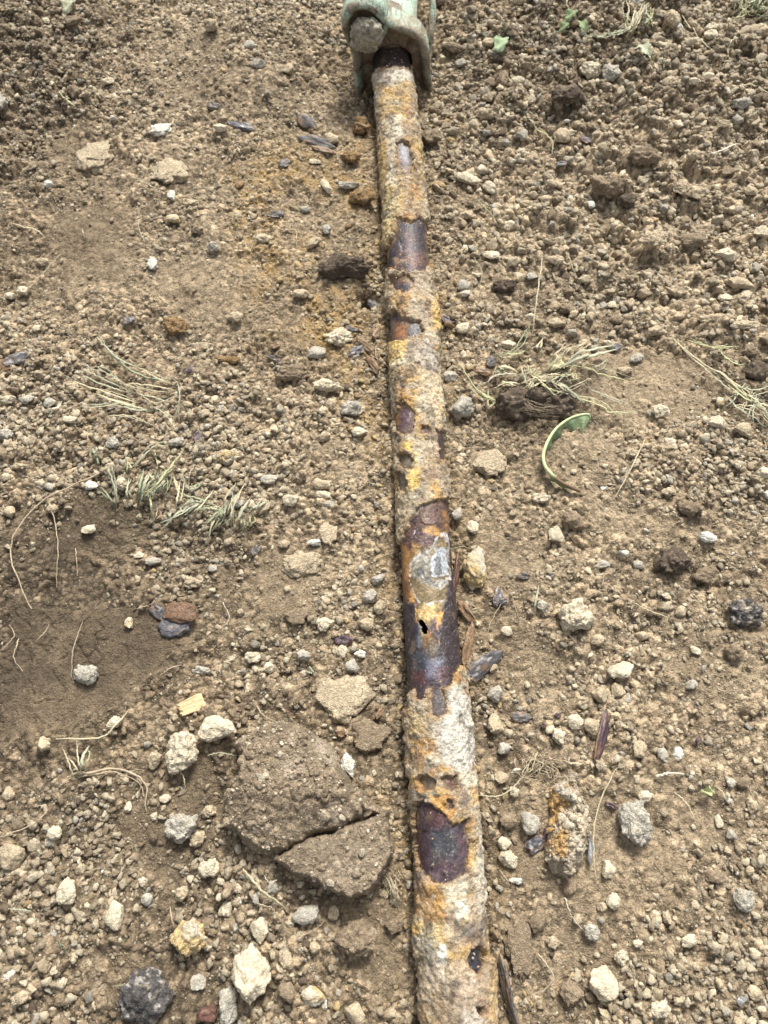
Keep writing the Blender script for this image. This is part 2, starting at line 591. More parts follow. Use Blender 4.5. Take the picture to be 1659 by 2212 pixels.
# ------------------------------------------------------------------ the stones, clods and slabs of the photo
# x y w h kind colour [turn]; photo px.  kind s stone, c crumbly clod, l flat slab
TABLE = """
468 1577 100 63 s p -5
397 1625 78 100 c p
337 1642 35 45 c t
187 1460 55 50 c g
25 1845 56 66 s t
150 1925 45 60 s p
258 1977 48 66 s p
397 1787 76 66 c g
427 1812 42 35 c t 30
452 1752 36 30 c t
455 1877 50 44 c p
550 2105 92 135 s p
495 2170 48 86 c g
410 2025 90 85 c y
320 2145 125 120 c k
450 2190 50 42 s r
560 2007 45 60 s p
662 1975 62 42 s g
592 1915 27 29 s g
485 1965 32 36 s p
395 1930 36 34 c t
355 1725 30 20 s p
275 1745 18 28 s p
125 1800 38 32 s p
172 1877 27 26 s t
752 1655 36 56 c w 15
625 2140 45 48 s b
677 2150 58 44 s y
702 2170 14 26 s w
770 2190 56 48 s t
425 2122 40 36 s g
555 1940 17 26 s g
515 1945 17 16 s w
720 1972 28 34 s t
620 2070 30 46 s t 20
680 2047 26 28 s t
50 2155 48 34 c t
310 1905 20 22 s p
775 2030 105 90 c b
850 2000 45 40 c b
740 1515 135 115 l t
795 1588 100 76 l b
1367 1775 74 100 c g
1388 1722 34 28 c p
1144 1776 48 52 s g
1095 1775 48 44 c b
1088 1822 38 30 s p
1097 1855 44 40 c p
1115 1902 30 18 s w
1310 1882 36 46 s p
1230 1915 30 42 s b
1325 1947 40 38 s p
1070 1570 38 60 s t
1240 1560 38 36 s p
1275 1572 45 42 s t
1082 1682 34 32 s t
1112 1710 24 24 s p
1207 1592 30 38 c p
1087 1617 38 28 s g
1070 1502 36 46 s g
1295 1500 40 42 s t
1333 1492 34 36 s t
1540 1895 42 30 s b
1597 1940 48 52 c g
1437 1980 22 32 s t
1417 1987 22 18 s t
1302 2122 68 72 s p
1422 2178 50 46 c p
1338 2065 34 42 c p
1628 2145 36 36 s t
1128 2045 72 150 l b
1162 1990 36 62 s b -30
1195 2035 34 32 c t
1232 2145 58 62 c b
1495 2085 24 22 s t
1625 1740 26 36 s t
1460 1632 26 34 s w
1430 1632 26 34 s g
1375 1622 30 42 s t -25
1550 1775 20 34 s p
1062 1002 86 66 l t
995 887 56 64 c g
972 817 36 32 s g
1022 1140 28 36 s p
988 1112 28 34 s g
1197 1160 37 42 s p
1237 1130 48 52 c b
1165 1077 48 28 c p
1237 1340 84 84 c p
1247 1300 40 18 s p
1167 1315 26 32 s g
1447 1218 86 76 c d
1517 1245 50 46 c b
1603 1328 76 76 c k
1522 1167 40 30 s w
1480 1108 60 46 c b
1545 925 46 40 s p
1595 940 44 40 s t
1634 1032 36 32 s p
1650 1072 20 30 s w
1440 962 28 24 s p
1335 1450 62 44 s p
1580 1412 42 46 c b
1345 1197 26 18 s w
1302 1220 32 22 s g
1377 1220 32 24 s g
1027 1232 60 106 s y 12
1437 1290 22 18 s y
1555 870 22 26 s y
1290 1385 36 30 s t
1300 1960 26 24 s t
1350 800 36 26 s t
1378 772 34 26 s g
1610 770 38 34 c b
1630 810 50 60 c d
707 845 62 44 c p
717 880 28 36 c t
757 887 48 46 c g
775 937 42 28 s p
632 1085 44 34 s p
570 1097 34 46 s t
495 990 72 50 c y
60 865 32 28 s g
105 870 34 34 s g
25 866 36 28 s p
155 915 36 22 s p
245 960 32 32 c g
380 952 36 30 c g
12 940 34 42 c g
45 1008 38 20 c t
197 1050 34 26 s w
707 1155 40 50 l t
680 1172 36 22 s w
615 1175 30 24 s t
650 1215 86 62 l t
330 1212 40 24 s g
300 1197 28 18 s p
460 1228 24 22 s g
492 775 62 24 s o
685 762 46 36 s g
695 1047 40 34 s t
712 1092 26 20 s g
697 1070 38 24 s p
580 1442 28 32 s p
435 1447 44 24 c g
545 1417 36 32 c p
280 1347 20 32 s y
737 1408 28 34 s p
780 1410 32 22 s w
630 812 80 52 c b
415 1260 52 34 c t
580 1040 44 30 s g
815 1250 36 28 s g
800 1290 34 40 s g
790 1350 36 34 s t
822 1310 30 42 s t
760 1440 34 36 s g
700 1350 44 36 c p
640 1330 60 46 l b
440 895 28 30 c t
350 275 50 24 l w
780 272 44 54 c o
540 110 28 24 s g
560 150 36 26 s g
160 55 42 26 s b
235 182 34 20 s p
625 155 32 34 s t
660 162 30 22 s b
368 372 88 58 l t
205 332 88 66 l t
703 405 18 52 s p 30
755 405 50 24 s g
780 432 64 46 c o
370 422 20 34 s w 15
410 440 36 12 s y 20
376 472 32 24 s y
517 400 16 26 s o -30
572 520 46 28 c y
330 570 26 26 l w
682 356 28 16 s p
757 350 50 36 c o
705 500 22 34 s g
378 712 66 52 c o
745 592 120 74 c d
105 395 24 22 s w
8 235 34 48 c g
732 730 62 50 c p
50 628 30 28 s p
18 632 32 24 s p
95 32 16 18 s p
335 38 22 14 s p
425 502 30 24 c d
650 640 44 26 s t
510 690 40 30 c t
1270 178 52 46 c p
1312 187 40 54 c g
1118 182 40 28 s p
1080 187 34 58 s b
1210 240 84 52 c d
1005 390 76 32 s p -25
1040 370 24 24 s p
1377 362 82 50 c b
1310 420 88 58 c b
1352 445 46 38 c d
1497 425 40 50 s t -25
1468 412 40 56 c t
1457 494 46 24 s t
1490 530 82 44 c b
1400 545 74 54 c t
1567 555 62 44 s p
1642 505 34 36 s p
1625 467 16 18 s w
1587 622 74 34 s t -20
1565 648 40 24 s p
1120 25 46 32 s t
1030 8 44 30 s p
1520 113 32 26 s p
1490 80 26 46 s t 10
1432 92 42 56 s t -20
1458 82 26 26 s w
1547 10 40 26 s p
1620 105 58 46 s t
1620 420 36 36 s t
1590 252 48 36 c g
1100 487 48 26 s p
1085 625 58 42 c d
1197 570 42 30 c t
1117 605 26 32 s y
1145 602 32 22 s g
1125 347 24 16 s p
1047 262 46 34 c t
1460 632 52 34 c t
1590 722 78 28 s t
1274 452 18 20 s w
1510 200 36 24 s p
1440 195 28 24 s t
1485 215 30 24 s p
930 302 48 46 c b
980 105 56 28 s b -20
1055 107 34 26 s t
1365 30 40 30 s g
1240 75 34 26 s b
1600 60 36 24 s b
1395 215 36 24 c t
1430 215 30 24 s t
1550 300 30 22 s t
1210 460 34 26 c t
1140 440 36 24 s t
1005 620 34 30 s g
1060 560 40 26 s p
1010 470 26 30 s t
1200 700 40 30 s t
1150 680 30 24 s p
1270 600 44 28 c t
1330 690 40 28 s b
1420 715 50 34 c t
1520 700 44 30 c t
1100 745 36 28 s p
1000 715 34 30 s p
"""
# scale flakes: x y length width turn colour tilt
FLAKES = """
430 940 38 24 70 u 20
740 1381 44 26 10 u 12
345 1322 46 30 -25 n 12
555 1190 26 20 60 k 10
45 778 68 30 18 n 15
8 790 40 34 0 o 15
280 695 30 20 10 n 5
660 265 50 30 -35 k 22
520 270 62 22 -18 n 12
685 312 84 26 -22 k 18
700 328 60 16 -20 o 10
462 230 34 18 -10 k 12
595 462 40 18 10 k 20
615 358 24 20 20 k 10
410 802 30 14 30 u 10
590 770 44 12 -30 k 20
760 708 40 12 -12 k 10
785 745 50 18 -50 o 30
805 790 46 20 -60 o 30
770 760 40 22 40 n 20
812 720 30 22 70 o 20
1130 1245 33 17 -5 k 10
1075 1290 38 24 75 n 15
1187 1250 15 14 0 k 10
1087 1300 20 14 30 n 15
1006 1328 52 26 -60 o 30
1012 1390 92 26 75 o 35
1043 1440 100 46 42 n 25
986 1240 90 20 80 r 50
1062 782 32 26 60 k 20
1045 808 42 20 -8 o 20
1332 748 26 22 0 k 10
965 692 34 20 -30 u 8
1297 1598 102 34 72 u 40
1157 1822 60 42 20 n 8
1185 1800 34 26 50 u 15
1098 2150 124 26 -78 k 55
1125 1548 56 24 -5 k 4
1207 1545 18 16 0 u 8
1505 1600 16 12 60 u 10
1320 1740 26 12 -30 u 12
1175 1567 12 12 0 u 5
1210 360 28 14 0 k 8
1265 305 30 16 -40 u 10
820 1540 30 14 70 o 20
735 1585 18 24 60 o 20
1150 20 30 18 0 r 15
600 745 30 14 20 o 10
810 640 40 30 10 k 10
"""
COLS = dict(p=(.50, .435, .315), t=(.38, .31, .21), b=(.20, .153, .102), d=(.090, .068, .049), g=(.34, .315, .26), w=(.52, .50, .43),
            y=(.42, .31, .15), o=(.21, .135, .065), k=(.07, .065, .062), r=(.10, .05, .04), u=(.05, .028, .042), n=(.06, .06, .068))
CN = dict(p='pale tan', t='tan', b='brown', d='dark brown', g='grey', w='white', y='yellowish', o='rusty orange', k='black', r='reddish brown',
          u='purple', n='blue grey')

ITEMS = []   # everything labelled by place: dict(obj, kind, desc, x, y)
OCC = []     # occupied places (x, y, radius)


def colour_item(q, base, seed, mott=0.5, edge=None):
    base = np.array(base)
    n = fbm(q * 2.2 + seed, seed, 3)[:, None]
    m = fbm(q * 5.0 + seed, seed + 4, 2)[:, None]
    c = base * (1 + 0.22 * n + 0.15 * m)
    dust = sst(0.15, 0.5, fbm(q * 3.1 - seed, seed + 9, 3))[:, None] * mott
    c = c * (1 - dust) + np.array([.36, .29, .20]) * dust
    return c


def put_stone(px, py, wpx, hpx, kind, col, turn, seed, auto=False):
    s, sa, dist_ = mpp(py)
    x, y = P(px, py, 0.006)
    if turn:
        a = math.radians(turn)
        # long and short axes are given along the turned axes
    W = wpx * s
    flat = kind == 'l'
    ca = math.sqrt(max(0, 1 - sa * sa))
    if flat:
        L = hpx * s / (sa + 0.1 * ca)
        Z = 0.22 * min(W, L) + 0.004
    else:
        L = hpx * s / (sa + 0.55 * ca)
        Z = 0.72 * min(W, L)
    big = max(W, L)
    n = 5 if big > 0.045 else 4
    if auto: n = 3 if big < 0.022 else 4
    if kind == 'c':
        q, f = rock(seed, n, cuts=5, lump=0.36, rough=0.12, crumb=0.20, asp=(W, L, Z))
        m = M_clod
    elif flat:
        q, f = rock(seed, n, cuts=3, lump=0.5, rough=0.10, crumb=0.12)
        q[:, 2] = np.tanh(q[:, 2] * 2.2)
        q[:, :2] *= (1 + 0.30 * fbm(q * 2.4, seed, 3))[:, None]
        m = M_clod
    else:
        q, f = rock(seed, n, cuts=8, lump=0.30, rough=0.11, crumb=0.07, cutd=(.5, .85), asp=(W, L, Z))
        m = M_stone
    zb = float(H(np.array([x]), np.array([y]), False)[0])
    mott = {'p': .3, 'w': .15, 't': .3, 'g': .5, 'k': .6, 'o': .4, 'y': .4}.get(col, .35)
    c = colour_item(q, COLS[col], seed, mott)
    if col == 'y':    # stained yellow on one side
        k = sst(-0.35, 0.25, fbm(q * 1.7, seed + 2, 3))[:, None]
        c = c * (1 - k) + np.array([.44, .39, .30]) * k
    if col == 'k':
        k = sst(0.2, 0.4, fbm(q * 5, seed + 2, 3))[:, None] * .8
        c = c * (1 - k) + np.array([.4, .37, .33]) * k
    v = q * np.array([W, L, Z]) * 0.5
    if turn:
        a = math.radians(turn)
        v = v @ np.array([[math.cos(a), math.sin(a), 0], [-math.sin(a), math.cos(a), 0], [0, 0, 1]])
    name = {'s': 'stone', 'c': 'soil_clod', 'l': 'flat_clod'}[kind]
    o = new_mesh(name, v, f, c, [m], smooth=True)
    o.location = (x, y, zb + Z * (0.16 if col == 'k' else 0.40 if not flat else 0.30) + .001)
    OCC.append((x, y, 0.42 * min(W, L) + 0.1 * big))
    size = 'large' if wpx * hpx > 3300 else ('small' if wpx * hpx < 900 else 'middling')
    ITEMS.append(dict(o=o, name=name, x=x, y=y, px=px, py=py, desc=f"{size} {CN[col]} {dict(s='stone', c='crumbly clod', l='flat slab of soil')[kind]}",
                      cat=dict(s='stone', c='clod', l='clod')[kind], group=dict(s='stones strewn over the soil', c='clods of soil beside the pipe', l='flat slabs of pressed soil')[kind]))
    return o


for k, row in enumerate(TABLE.strip().split('\n')):
    r = row.split()
    put_stone(float(r[0]), float(r[1]), float(r[2]), float(r[3]), r[4], r[5], float(r[6]) if len(r) > 6 else 0, 100 + k)


def put_flake(px, py, lp, wp, turn, col, tilt, seed):
    s, sa, _ = mpp(py)
    x, y = P(px, py, 0.008)
    L, W = lp * s * (1 + 0.25 * abs(math.sin(math.radians(turn)))), wp * s
    q, f = rock(seed, 4, cuts=0, lump=0.5, rough=0.03)
    q[:, :2] *= (1 + 0.22 * fbm(np.c_[q[:, :2] * 2.6, np.full(len(q), seed * 1.7)], seed, 3))[:, None]
    q[:, 2] = np.tanh(q[:, 2] * 3)
    layers = 0.25 * np.sign(vn(np.c_[q[:, :2] * 2.2, q[:, 2] * 0 + seed], seed + 1))
    v = q * np.array([L, W, 0.0038 + 0.03 * W]) * 0.5
    v[:, 2] += layers * 0.0012 - (v[:, 1] ** 2) * 6.0 - (v[:, 0] ** 2) * 1.5 + 0.0012 * fbm(q * 2.5, seed + 6, 2)
    a, b = math.radians(turn), math.radians(tilt)
    Rx = np.array([[1, 0, 0], [0, math.cos(b), math.sin(b)], [0, -math.sin(b), math.cos(b)]])
    Rz = np.array([[math.cos(a), math.sin(a), 0], [-math.sin(a), math.cos(a), 0], [0, 0, 1]])
    v = v @ Rx @ Rz
    base = np.array({'o': (.17, .105, .055)}.get(col, COLS[col]))
    n = fbm(q * 2.5 + seed, seed + 3, 3)[:, None]
    c = base * (1 + 0.35 * n)
    rim = sst(0.80, 0.98, np.hypot(q[:, 0], q[:, 1]))[:, None] * sst(-.2, .4, n)
    c = c * (1 - .7 * rim) + np.array([.30, .17, .06]) * .7 * rim
    st = sst(0.15, 0.45, fbm(q * 2.0 + 5 * seed, seed + 12, 3))[:, None] * .65
    c = c * (1 - st) + np.array([.25, .13, .06]) * st
    if col == 'n':
        st = sst(0.25, 0.4, fbm(q * 4.0 + 3 * seed, seed + 14, 3))[:, None] * .7
        c = c * (1 - st) + np.array([.45, .43, .40]) * st
    du = sst(-.1, .5, fbm(q * 3.3 + 9 * seed, seed + 21, 4))[:, None] * .32
    c = c * (1 - du) + np.array([.27, .21, .145]) * du
    o = new_mesh("rust_flake", v, f, c, [M_flake])
    zb = float(H(np.array([x]), np.array([y]), False)[0])
    o.location = (x, y, zb + 0.0045 + 0.42 * W * math.sin(b))
    OCC.append((x, y, 0.35 * W))
    size = 'long' if lp > 75 else ('small' if lp < 32 else 'thin')
    ITEMS.append(dict(o=o, name='rust_flake', x=x, y=y, px=px, py=py, desc=f"{size} {CN[col]} flake of rusted scale", cat='rust flake', group='flakes of scale shed by the pipe'))
    return o


for k, row in enumerate(FLAKES.strip().split('\n')):
    r = row.split()
    put_flake(*[float(t) for t in r[:5]], r[5], float(r[6]), 900 + k)


# special single things -------------------------------------------------
CLODS = []


def outline_clod(name, poly, zmax, base, seed, label, cat, m=M_clod, res=0.0035, crumb=0.006, tilt=(0, 0), edge=0.02, extra=None, sharp=False, ncr=0, paleness=.25, facets=0, slope=.3):
    """a clod with its own outline on the ground, domed, rough and closed underneath"""
    pts = np.array([P(a, b, 0.01) for a, b in poly])
    c0 = pts.mean(0)
    pts = pts - c0
    x0, y0 = pts.min(0) - 0.01
    x1, y1 = pts.max(0) + 0.01
    xs, ys = np.arange(x0, x1, res), np.arange(y0, y1, res)
    A, B = np.meshgrid(xs, ys)
    a, b = A.ravel(), B.ravel()
    p = np.stack([a, b, np.full_like(a, seed)], 1)
    d = sdf(pts, a + 0.012 * fbm(p * 38, seed, 4), b + 0.012 * fbm(p * 38, seed + 1, 4))
    e = np.clip(d / edge, 0, 1)
    prof = e ** .55 if sharp else np.sqrt(np.clip(1 - (1 - e) ** 2, 0, 1))
    if facets:
        r = np.random.default_rng(seed + 1)
        pl = np.full_like(a, 1.0) * zmax
        for _ in range(facets):
            an = r.uniform(0, 6.283)
            g_ = r.uniform(.4, 1.0) * slope
            off_ = r.uniform(.0, .55) * np.abs(pts).max()
            w2 = .0025 * fbm(p * 45, seed + 19 + _, 3)
            pl = np.minimum(pl, zmax - g_ * np.maximum(-.02, (a * math.cos(an) + b * math.sin(an) - off_ + w2)))
        prof = np.clip(e * 1.4, 0, 1) ** .7 * np.clip(pl / zmax, .15, 1.3)
    top = zmax * prof * (0.94 + 0.06 * fbm(p * 16, seed + 2, 2)) + crumb * prof * billow(p * 50, seed + 4, 3) + crumb * 0.8 * prof * fbm(p * 130, seed + 6, 3)
    k1, _ = crumbs2(a + .002 * vn(p * 200, 3), b + .002 * vn(p * 200, 4), .014, seed, .5)
    k2, _ = crumbs2(a + .001 * vn(p * 300, 3), b + .001 * vn(p * 300, 4), .008, seed + 1, .6)
    mk = sst(-.25, .3, fbm(p * 20, seed + 13, 2))
    top = top + prof * (crumb / .006) * (.003 * k1 * mk + .0022 * k2 * mk + (.0022 * fbm(p * 38, seed + 14, 4) + .002 * billow(p * 90, seed + 17, 3)) - .0050 * (1 - sst(0, .045, np.abs(fbm(p * 15, seed + 15, 4)))))
    top = top + (a * tilt[0] + b * tilt[1]) * prof
    if extra is not None:
        top = top + extra(a + c0[0], b + c0[1]) * prof
    keep = d > -res * 0.8
    g = np.arange(len(a)).reshape(A.shape)
    quad = np.stack([g[:-1, :-1].ravel(), g[:-1, 1:].ravel(), g[1:, 1:].ravel(), g[1:, :-1].ravel()], 1)
    quad = quad[keep[quad].all(1)]
    used = np.unique(quad)
    remap = -np.ones(len(a), int)
    remap[used] = np.arange(len(used))
    quad = remap[quad]
    zb = float(H(np.array([c0[0]]), np.array([c0[1]]), False)[0])
    T = np.stack([a[used], b[used], np.maximum(top[used], 0.0)], 1)
    Bt = np.stack([a[used], b[used], np.full(len(used), -0.018)], 1)
    n = len(used)
    # skirt along the boundary
    ed = {}
    for q in quad:
        for i in range(4):
            u_, v_ = q[i], q[(i + 1) % 4]
            if (v_, u_) in ed: del ed[(v_, u_)]
            else: ed[(u_, v_)] = 1
    sk = np.array([[v_, u_, u_ + n, v_ + n] for u_, v_ in ed]).reshape(-1, 4)
    faces = np.concatenate([quad, quad[:, ::-1] + n, sk])
    VV = np.concatenate([T, Bt])
    pc = np.concatenate([p[used], p[used]])
    base = np.array(base)
    c = base * (1 + 0.22 * fbm(pc * 18, seed + 7, 3) + 0.14 * fbm(pc * 70, seed + 8, 2))[:, None]
    kk, kt = crumbs2(pc[:, 0] + .001 * vn(pc * 300, 3), pc[:, 1] + .001 * vn(pc * 300, 4), .007, seed + 1, .6)
    c = c * (1 + (.9 * kt ** 2 - .2) * sst(.1, .3, kk))[:, None]
    pale = sst(0.18, 0.5, fbm(pc * 30 + 9, seed + 9, 4))[:, None] * 0.7
    c = c * (1 - pale) + np.array([.34, .28, .21]) * pale
    if ncr:      # grit and broken crumbs that make up the face of the clod
        r = np.random.default_rng(seed)
        faces = np.concatenate([faces[:, [0, 1, 2]], faces[:, [0, 2, 3]]])
        ok_ = np.flatnonzero((T[:, 2] > .004))
        for lod, frac, s0, s1 in ((1, .80, .0018, .0042), (2, .175, .0045, .0085), (3, .025, .011, .022)):
            m_ = int(ncr * frac)
            pk = ok_[r.integers(0, len(ok_), m_)]
            clump = sst(-.3, .35, fbm(np.c_[T[pk, :2] * 22, np.full(m_, seed * 1.3)], seed + 33, 2))
            pk = pk[r.random(m_) < .25 + .75 * clump]
            m_ = len(pk)
            tv = np.array([rock(seed * 31 + 7 * lod + j, lod, cuts=5, lump=.5, rough=.1, crumb=.1 if lod == 2 else .0, cutd=(.4, .9))[0] for j in range(14)])
            tf = ico(lod)[1]
            nv_ = tv.shape[1]
            sz = s0 + (s1 - s0) * r.random(m_) ** 2
            a_ = r.uniform(0, 6.283, m_)
            v = tv[r.integers(0, 14, m_)] * (sz * .5)[:, None, None] * np.stack([np.ones(m_), r.uniform(.6, 1, m_), r.uniform(.45, .8, m_)], 1)[:, None, :]
            if lod == 1: v = v * r.uniform(.85, 1.15, (m_, nv_, 1))
            vx = v[..., 0] * np.cos(a_)[:, None] - v[..., 1] * np.sin(a_)[:, None]
            vy = v[..., 0] * np.sin(a_)[:, None] + v[..., 1] * np.cos(a_)[:, None]
            Vn = np.stack([vx, vy, v[..., 2] + (sz * r.uniform(-.18, .22, m_))[:, None]], 2) + T[pk][:, None, :]
            cn = c[pk] * r.uniform(.75, 1.3, (m_, 1))
            pl_ = (r.random(m_) < paleness * clump[:1].mean() * 1.2)[:, None] if False else (r.random(m_) < paleness)[:, None]
            cn = np.where(pl_, np.array([.42, .36, .27]) * r.uniform(.75, 1.1, (m_, 1)), cn)
            faces = np.concatenate([faces, (tf[None] + (np.arange(m_) * nv_)[:, None, None]).reshape(-1, 3) + len(VV)])
            VV = np.concatenate([VV, Vn.reshape(-1, 3)])
            c = np.concatenate([c, np.repeat(cn, nv_, 0)])
    o = new_mesh(name, VV, faces, c, [m])
    o.location = (c0[0], c0[1], zb)
    if label: tag(o, label, cat)
    for i in range(len(pts)):
        pass
    ht = np.where(d > 0.002, np.maximum(top, 0) + zb, -1.0).reshape(A.shape)
    CLODS.append((c0[0] + x0, c0[1] + y0, res, ht))
    return o


def ridge_line(pts, wd, amp):
    q = np.array([P(a, b, 0.04) for a, b in pts])

    def fn(x, y):
        d = np.full(x.shape, 1e9)
        for i in range(len(q) - 1):
            e = q[i + 1] - q[i]
            t = np.clip(((x - q[i, 0]) * e[0] + (y - q[i, 1]) * e[1]) / (e @ e), 0, 1)
            d = np.minimum(d, np.hypot(x - q[i, 0] - e[0] * t, y - q[i, 1] - e[1] * t))
        return amp * np.exp(-(d / wd) ** 2)
    return fn


cr1 = ridge_line([(560, 1850), (640, 1835), (700, 1812), (770, 1785), (845, 1762)], 0.003, -0.022)
cr2 = ridge_line([(742, 1700), (775, 1730), (790, 1760)], 0.003, -0.014)
_ra, _rb = np.array(P(636, 1560, .04)), np.array(P(790, 1752, .04))
_rn = np.array([-(_rb - _ra)[1], (_rb - _ra)[0]]); _rn /= np.linalg.norm(_rn)
_rc, _rd = np.array(P(500, 1700, .04)), np.array(P(700, 1640, .04))
_sn = np.array([-(_rd - _rc)[1], (_rd - _rc)[0]]); _sn /= np.linalg.norm(_sn)


def flanks(x, y):
    d1 = (x - _ra[0]) * _rn[0] + (y - _ra[1]) * _rn[1]
    if ((P(840, 1600)[0] - _ra[0]) * _rn[0] + (P(840, 1600)[1] - _ra[1]) * _rn[1]) < 0: d1 = -d1
    d2 = (x - _rc[0]) * _sn[0] + (y - _rc[1]) * _sn[1]
    if ((P(560, 1860)[0] - _rc[0]) * _sn[0] + (P(560, 1860)[1] - _rc[1]) * _sn[1]) < 0: d2 = -d2
    w_ = .006 * vn(np.stack([x, y, x * 0], 1) * 50, 77)
    d3 = np.abs(d2 - .035 + w_)
    return -.50 * np.maximum(0, d1 + w_) + cr2(x, y)


big1 = outline_clod("soil_clod", [(592, 1560), (640, 1552), (672, 1575), (715, 1610), (760, 1690), (800, 1735), (838, 1762), (770, 1790), (700, 1815),
                                  (640, 1838), (590, 1862), (540, 1835), (490, 1785), (488, 1715), (512, 1690), (516, 1640), (525, 1590)],
                    0.068, (.190, .148, .100), 41, "biggest brown lump of soil lying left of the pipe, crumbly with a cracked face", "clod",
                    crumb=0.0045, edge=0.016, tilt=(-0.02, 0.06), extra=flanks, res=0.0018, sharp=True, ncr=1700, paleness=.3, facets=8, slope=.38)
big2 = outline_clod("flat_clod", [(582, 1848), (634, 1822), (698, 1796), (768, 1770), (842, 1744), (852, 1830), (835, 1890), (800, 1925), (750, 1932), (690, 1905), (640, 1890)],
                    0.048, (.190, .149, .102), 43, "smooth grey brown slab of soil tucked under the big clod's near edge", "clod",
                    crumb=0.003, edge=0.011, res=0.0018, sharp=True, ncr=380, paleness=.3, facets=4, slope=.12)
rl = outline_clod("rust_lump", [(1222, 1680), (1250, 1672), (1262, 1720), (1272, 1790), (1270, 1860), (1250, 1890), (1225, 1905), (1195, 1880), (1180, 1850), (1178, 1800), (1188, 1740), (1185, 1700)],
                  0.026, (.30, .255, .185), 47, "big grey and ochre lump of mineral crust standing right of the pipe's near end", "crust lump", m=M_crust,
                  crumb=0.010, edge=0.016, res=0.002, sharp=True, ncr=1500, paleness=.3)
at = rl.data.color_attributes["Col"]
nv = len(rl.data.vertices)
cc = np.empty(nv * 4, np.float32); at.data.foreach_get("color", cc); cc = cc.reshape(-1, 4)
co = np.empty(nv * 3, np.float32); rl.data.vertices.foreach_get("co", co); co = co.reshape(-1, 3)
kk = sst(0.0, 0.3, fbm(co * 28, 301, 3) - co[:, 0] * 8)[:, None] * 0.8
cc[:, :3] = cc[:, :3] * (1 - kk) + np.array([.38, .22, .07]) * kk
kk = sst(0.15, 0.35, fbm(co * 45, 311, 3))[:, None] * 0.75
cc[:, :3] = cc[:, :3] * (1 - kk) + np.array([.07, .068, .065]) * kk
kk = sst(0.1, 0.3, fbm(co * 35, 317, 3) + co[:, 1] * 4)[:, None] * 0.6
cc[:, :3] = cc[:, :3] * (1 - kk) + np.array([.45, .42, .35]) * kk
at.data.foreach_set("color", cc.ravel())

# rust lid on the flake beside the trodden soil
x, y = P(388, 1322, 0.012)
q, f = rock(77, 4, cuts=1, lump=0.5, rough=0.03)
q[:, 2] = np.tanh(q[:, 2] * 4)
q[:, :2] *= (1 + .45 * fbm(np.c_[q[:, :2] * 1.9, q[:, 2] * 0 + 3.3], 77, 4))[:, None]
v = q * np.array([0.030, 0.0175, 0.0018])
v[:, 2] += .0018 * fbm(q * 1.5, 78, 3)
o = new_mesh("rust_flake", v, f, np.array([.135, .075, .04]) * (1 + .5 * fbm(q * 3, 5, 4))[:, None], [M_flake])
o.location = (x, y, 0.016); o.rotation_euler = (0.1, -0.05, -0.1)
tag(o, "flat orange brown rust flake lying over a blue grey flake on dark trodden soil", "rust flake", "flakes of scale shed by the pipe")
q, f = rock(78, 4, cuts=3, lump=0.5, rough=0.03)
q[:, 2] = np.tanh(q[:, 2] * 4)
q[:, :2] *= (1 + .5 * fbm(np.c_[q[:, :2] * 2.2, q[:, 2] * 0 + 8.3], 79, 4))[:, None]
c = colour_item(q, (.075, .072, .078), 78, .4)
o = new_mesh("rust_flake", q * np.array([0.026, 0.022, 0.003]), f, c, [M_flake])
o.location = (*P(378, 1345, 0.01), 0.009)
tag(o, "broad blue grey flake showing from under the orange brown flake", "rust flake", "flakes of scale shed by the pipe")

# wood chip with split grain
x, y = P(415, 1524, 0.01)
q, f = rock(79, 5, cuts=0, lump=0.05, rough=0.0)
q = np.sign(q) * np.abs(np.tanh(q * 2.4)) / math.tanh(2.4)
g_ = vn(np.c_[q[:, 0] * 0.8, q[:, 1] * 9, q[:, 2] * 2], 5)
v = q * np.array([0.0165, 0.0105, 0.004])
v[:, 2] += g_ * 0.0008
v[:, 0] += 0.003 * vn(np.c_[q[:, 1] * 4, q[:, 1] * 0, q[:, 2] * 1], 8) * np.abs(q[:, 0])
v[:, 1] *= 1 + 0.12 * q[:, 0]
c = np.array([.58, .43, .24]) * (1 + .28 * g_)[:, None]
o = new_mesh("wood_chip", v, f, c, [M_leaf])
o.location = (x, y, 0.012); o.rotation_euler = (0.15, 0.1, math.radians(25))
tag(o, "cream wood chip with split grain beside the pale boulder shaped stones", "wood chip")

# bright bits of metal and glass
for (px, py, L_, W_, rz, lab, nm) in [(1275, 1830, .021, .0055, 84, "narrow shiny glass splinter propped against the big crust lump", "glass_splinter"),
                                      (1600, 2165, .010, .007, 30, "crumpled piece of silver foil near the photo's lower right corner", "foil_scrap"),
                                      (1300, 1055, .007, .0035, 20, "tiny white chip near the curled leaf's stem end", "mineral_chip")]:
    q, f = rock(int(px), 3, cuts=8, lump=0.2, rough=0.02, cutd=(.35, .8))
    o = new_mesh(nm, q * np.array([L_, W_, 0.004]), f, np.full((len(q), 3), .55) * (1 + .3 * fbm(q * 2, 3, 2))[:, None], [M_metal if nm != 'mineral_chip' else M_stone], smooth=False)
    x, y = P(px, py, 0.01)
    o.location = (x, y, 0.012); o.rotation_euler = (0.25, 0.1, math.radians(rz))
    tag(o, lab, nm.replace('_', ' '))

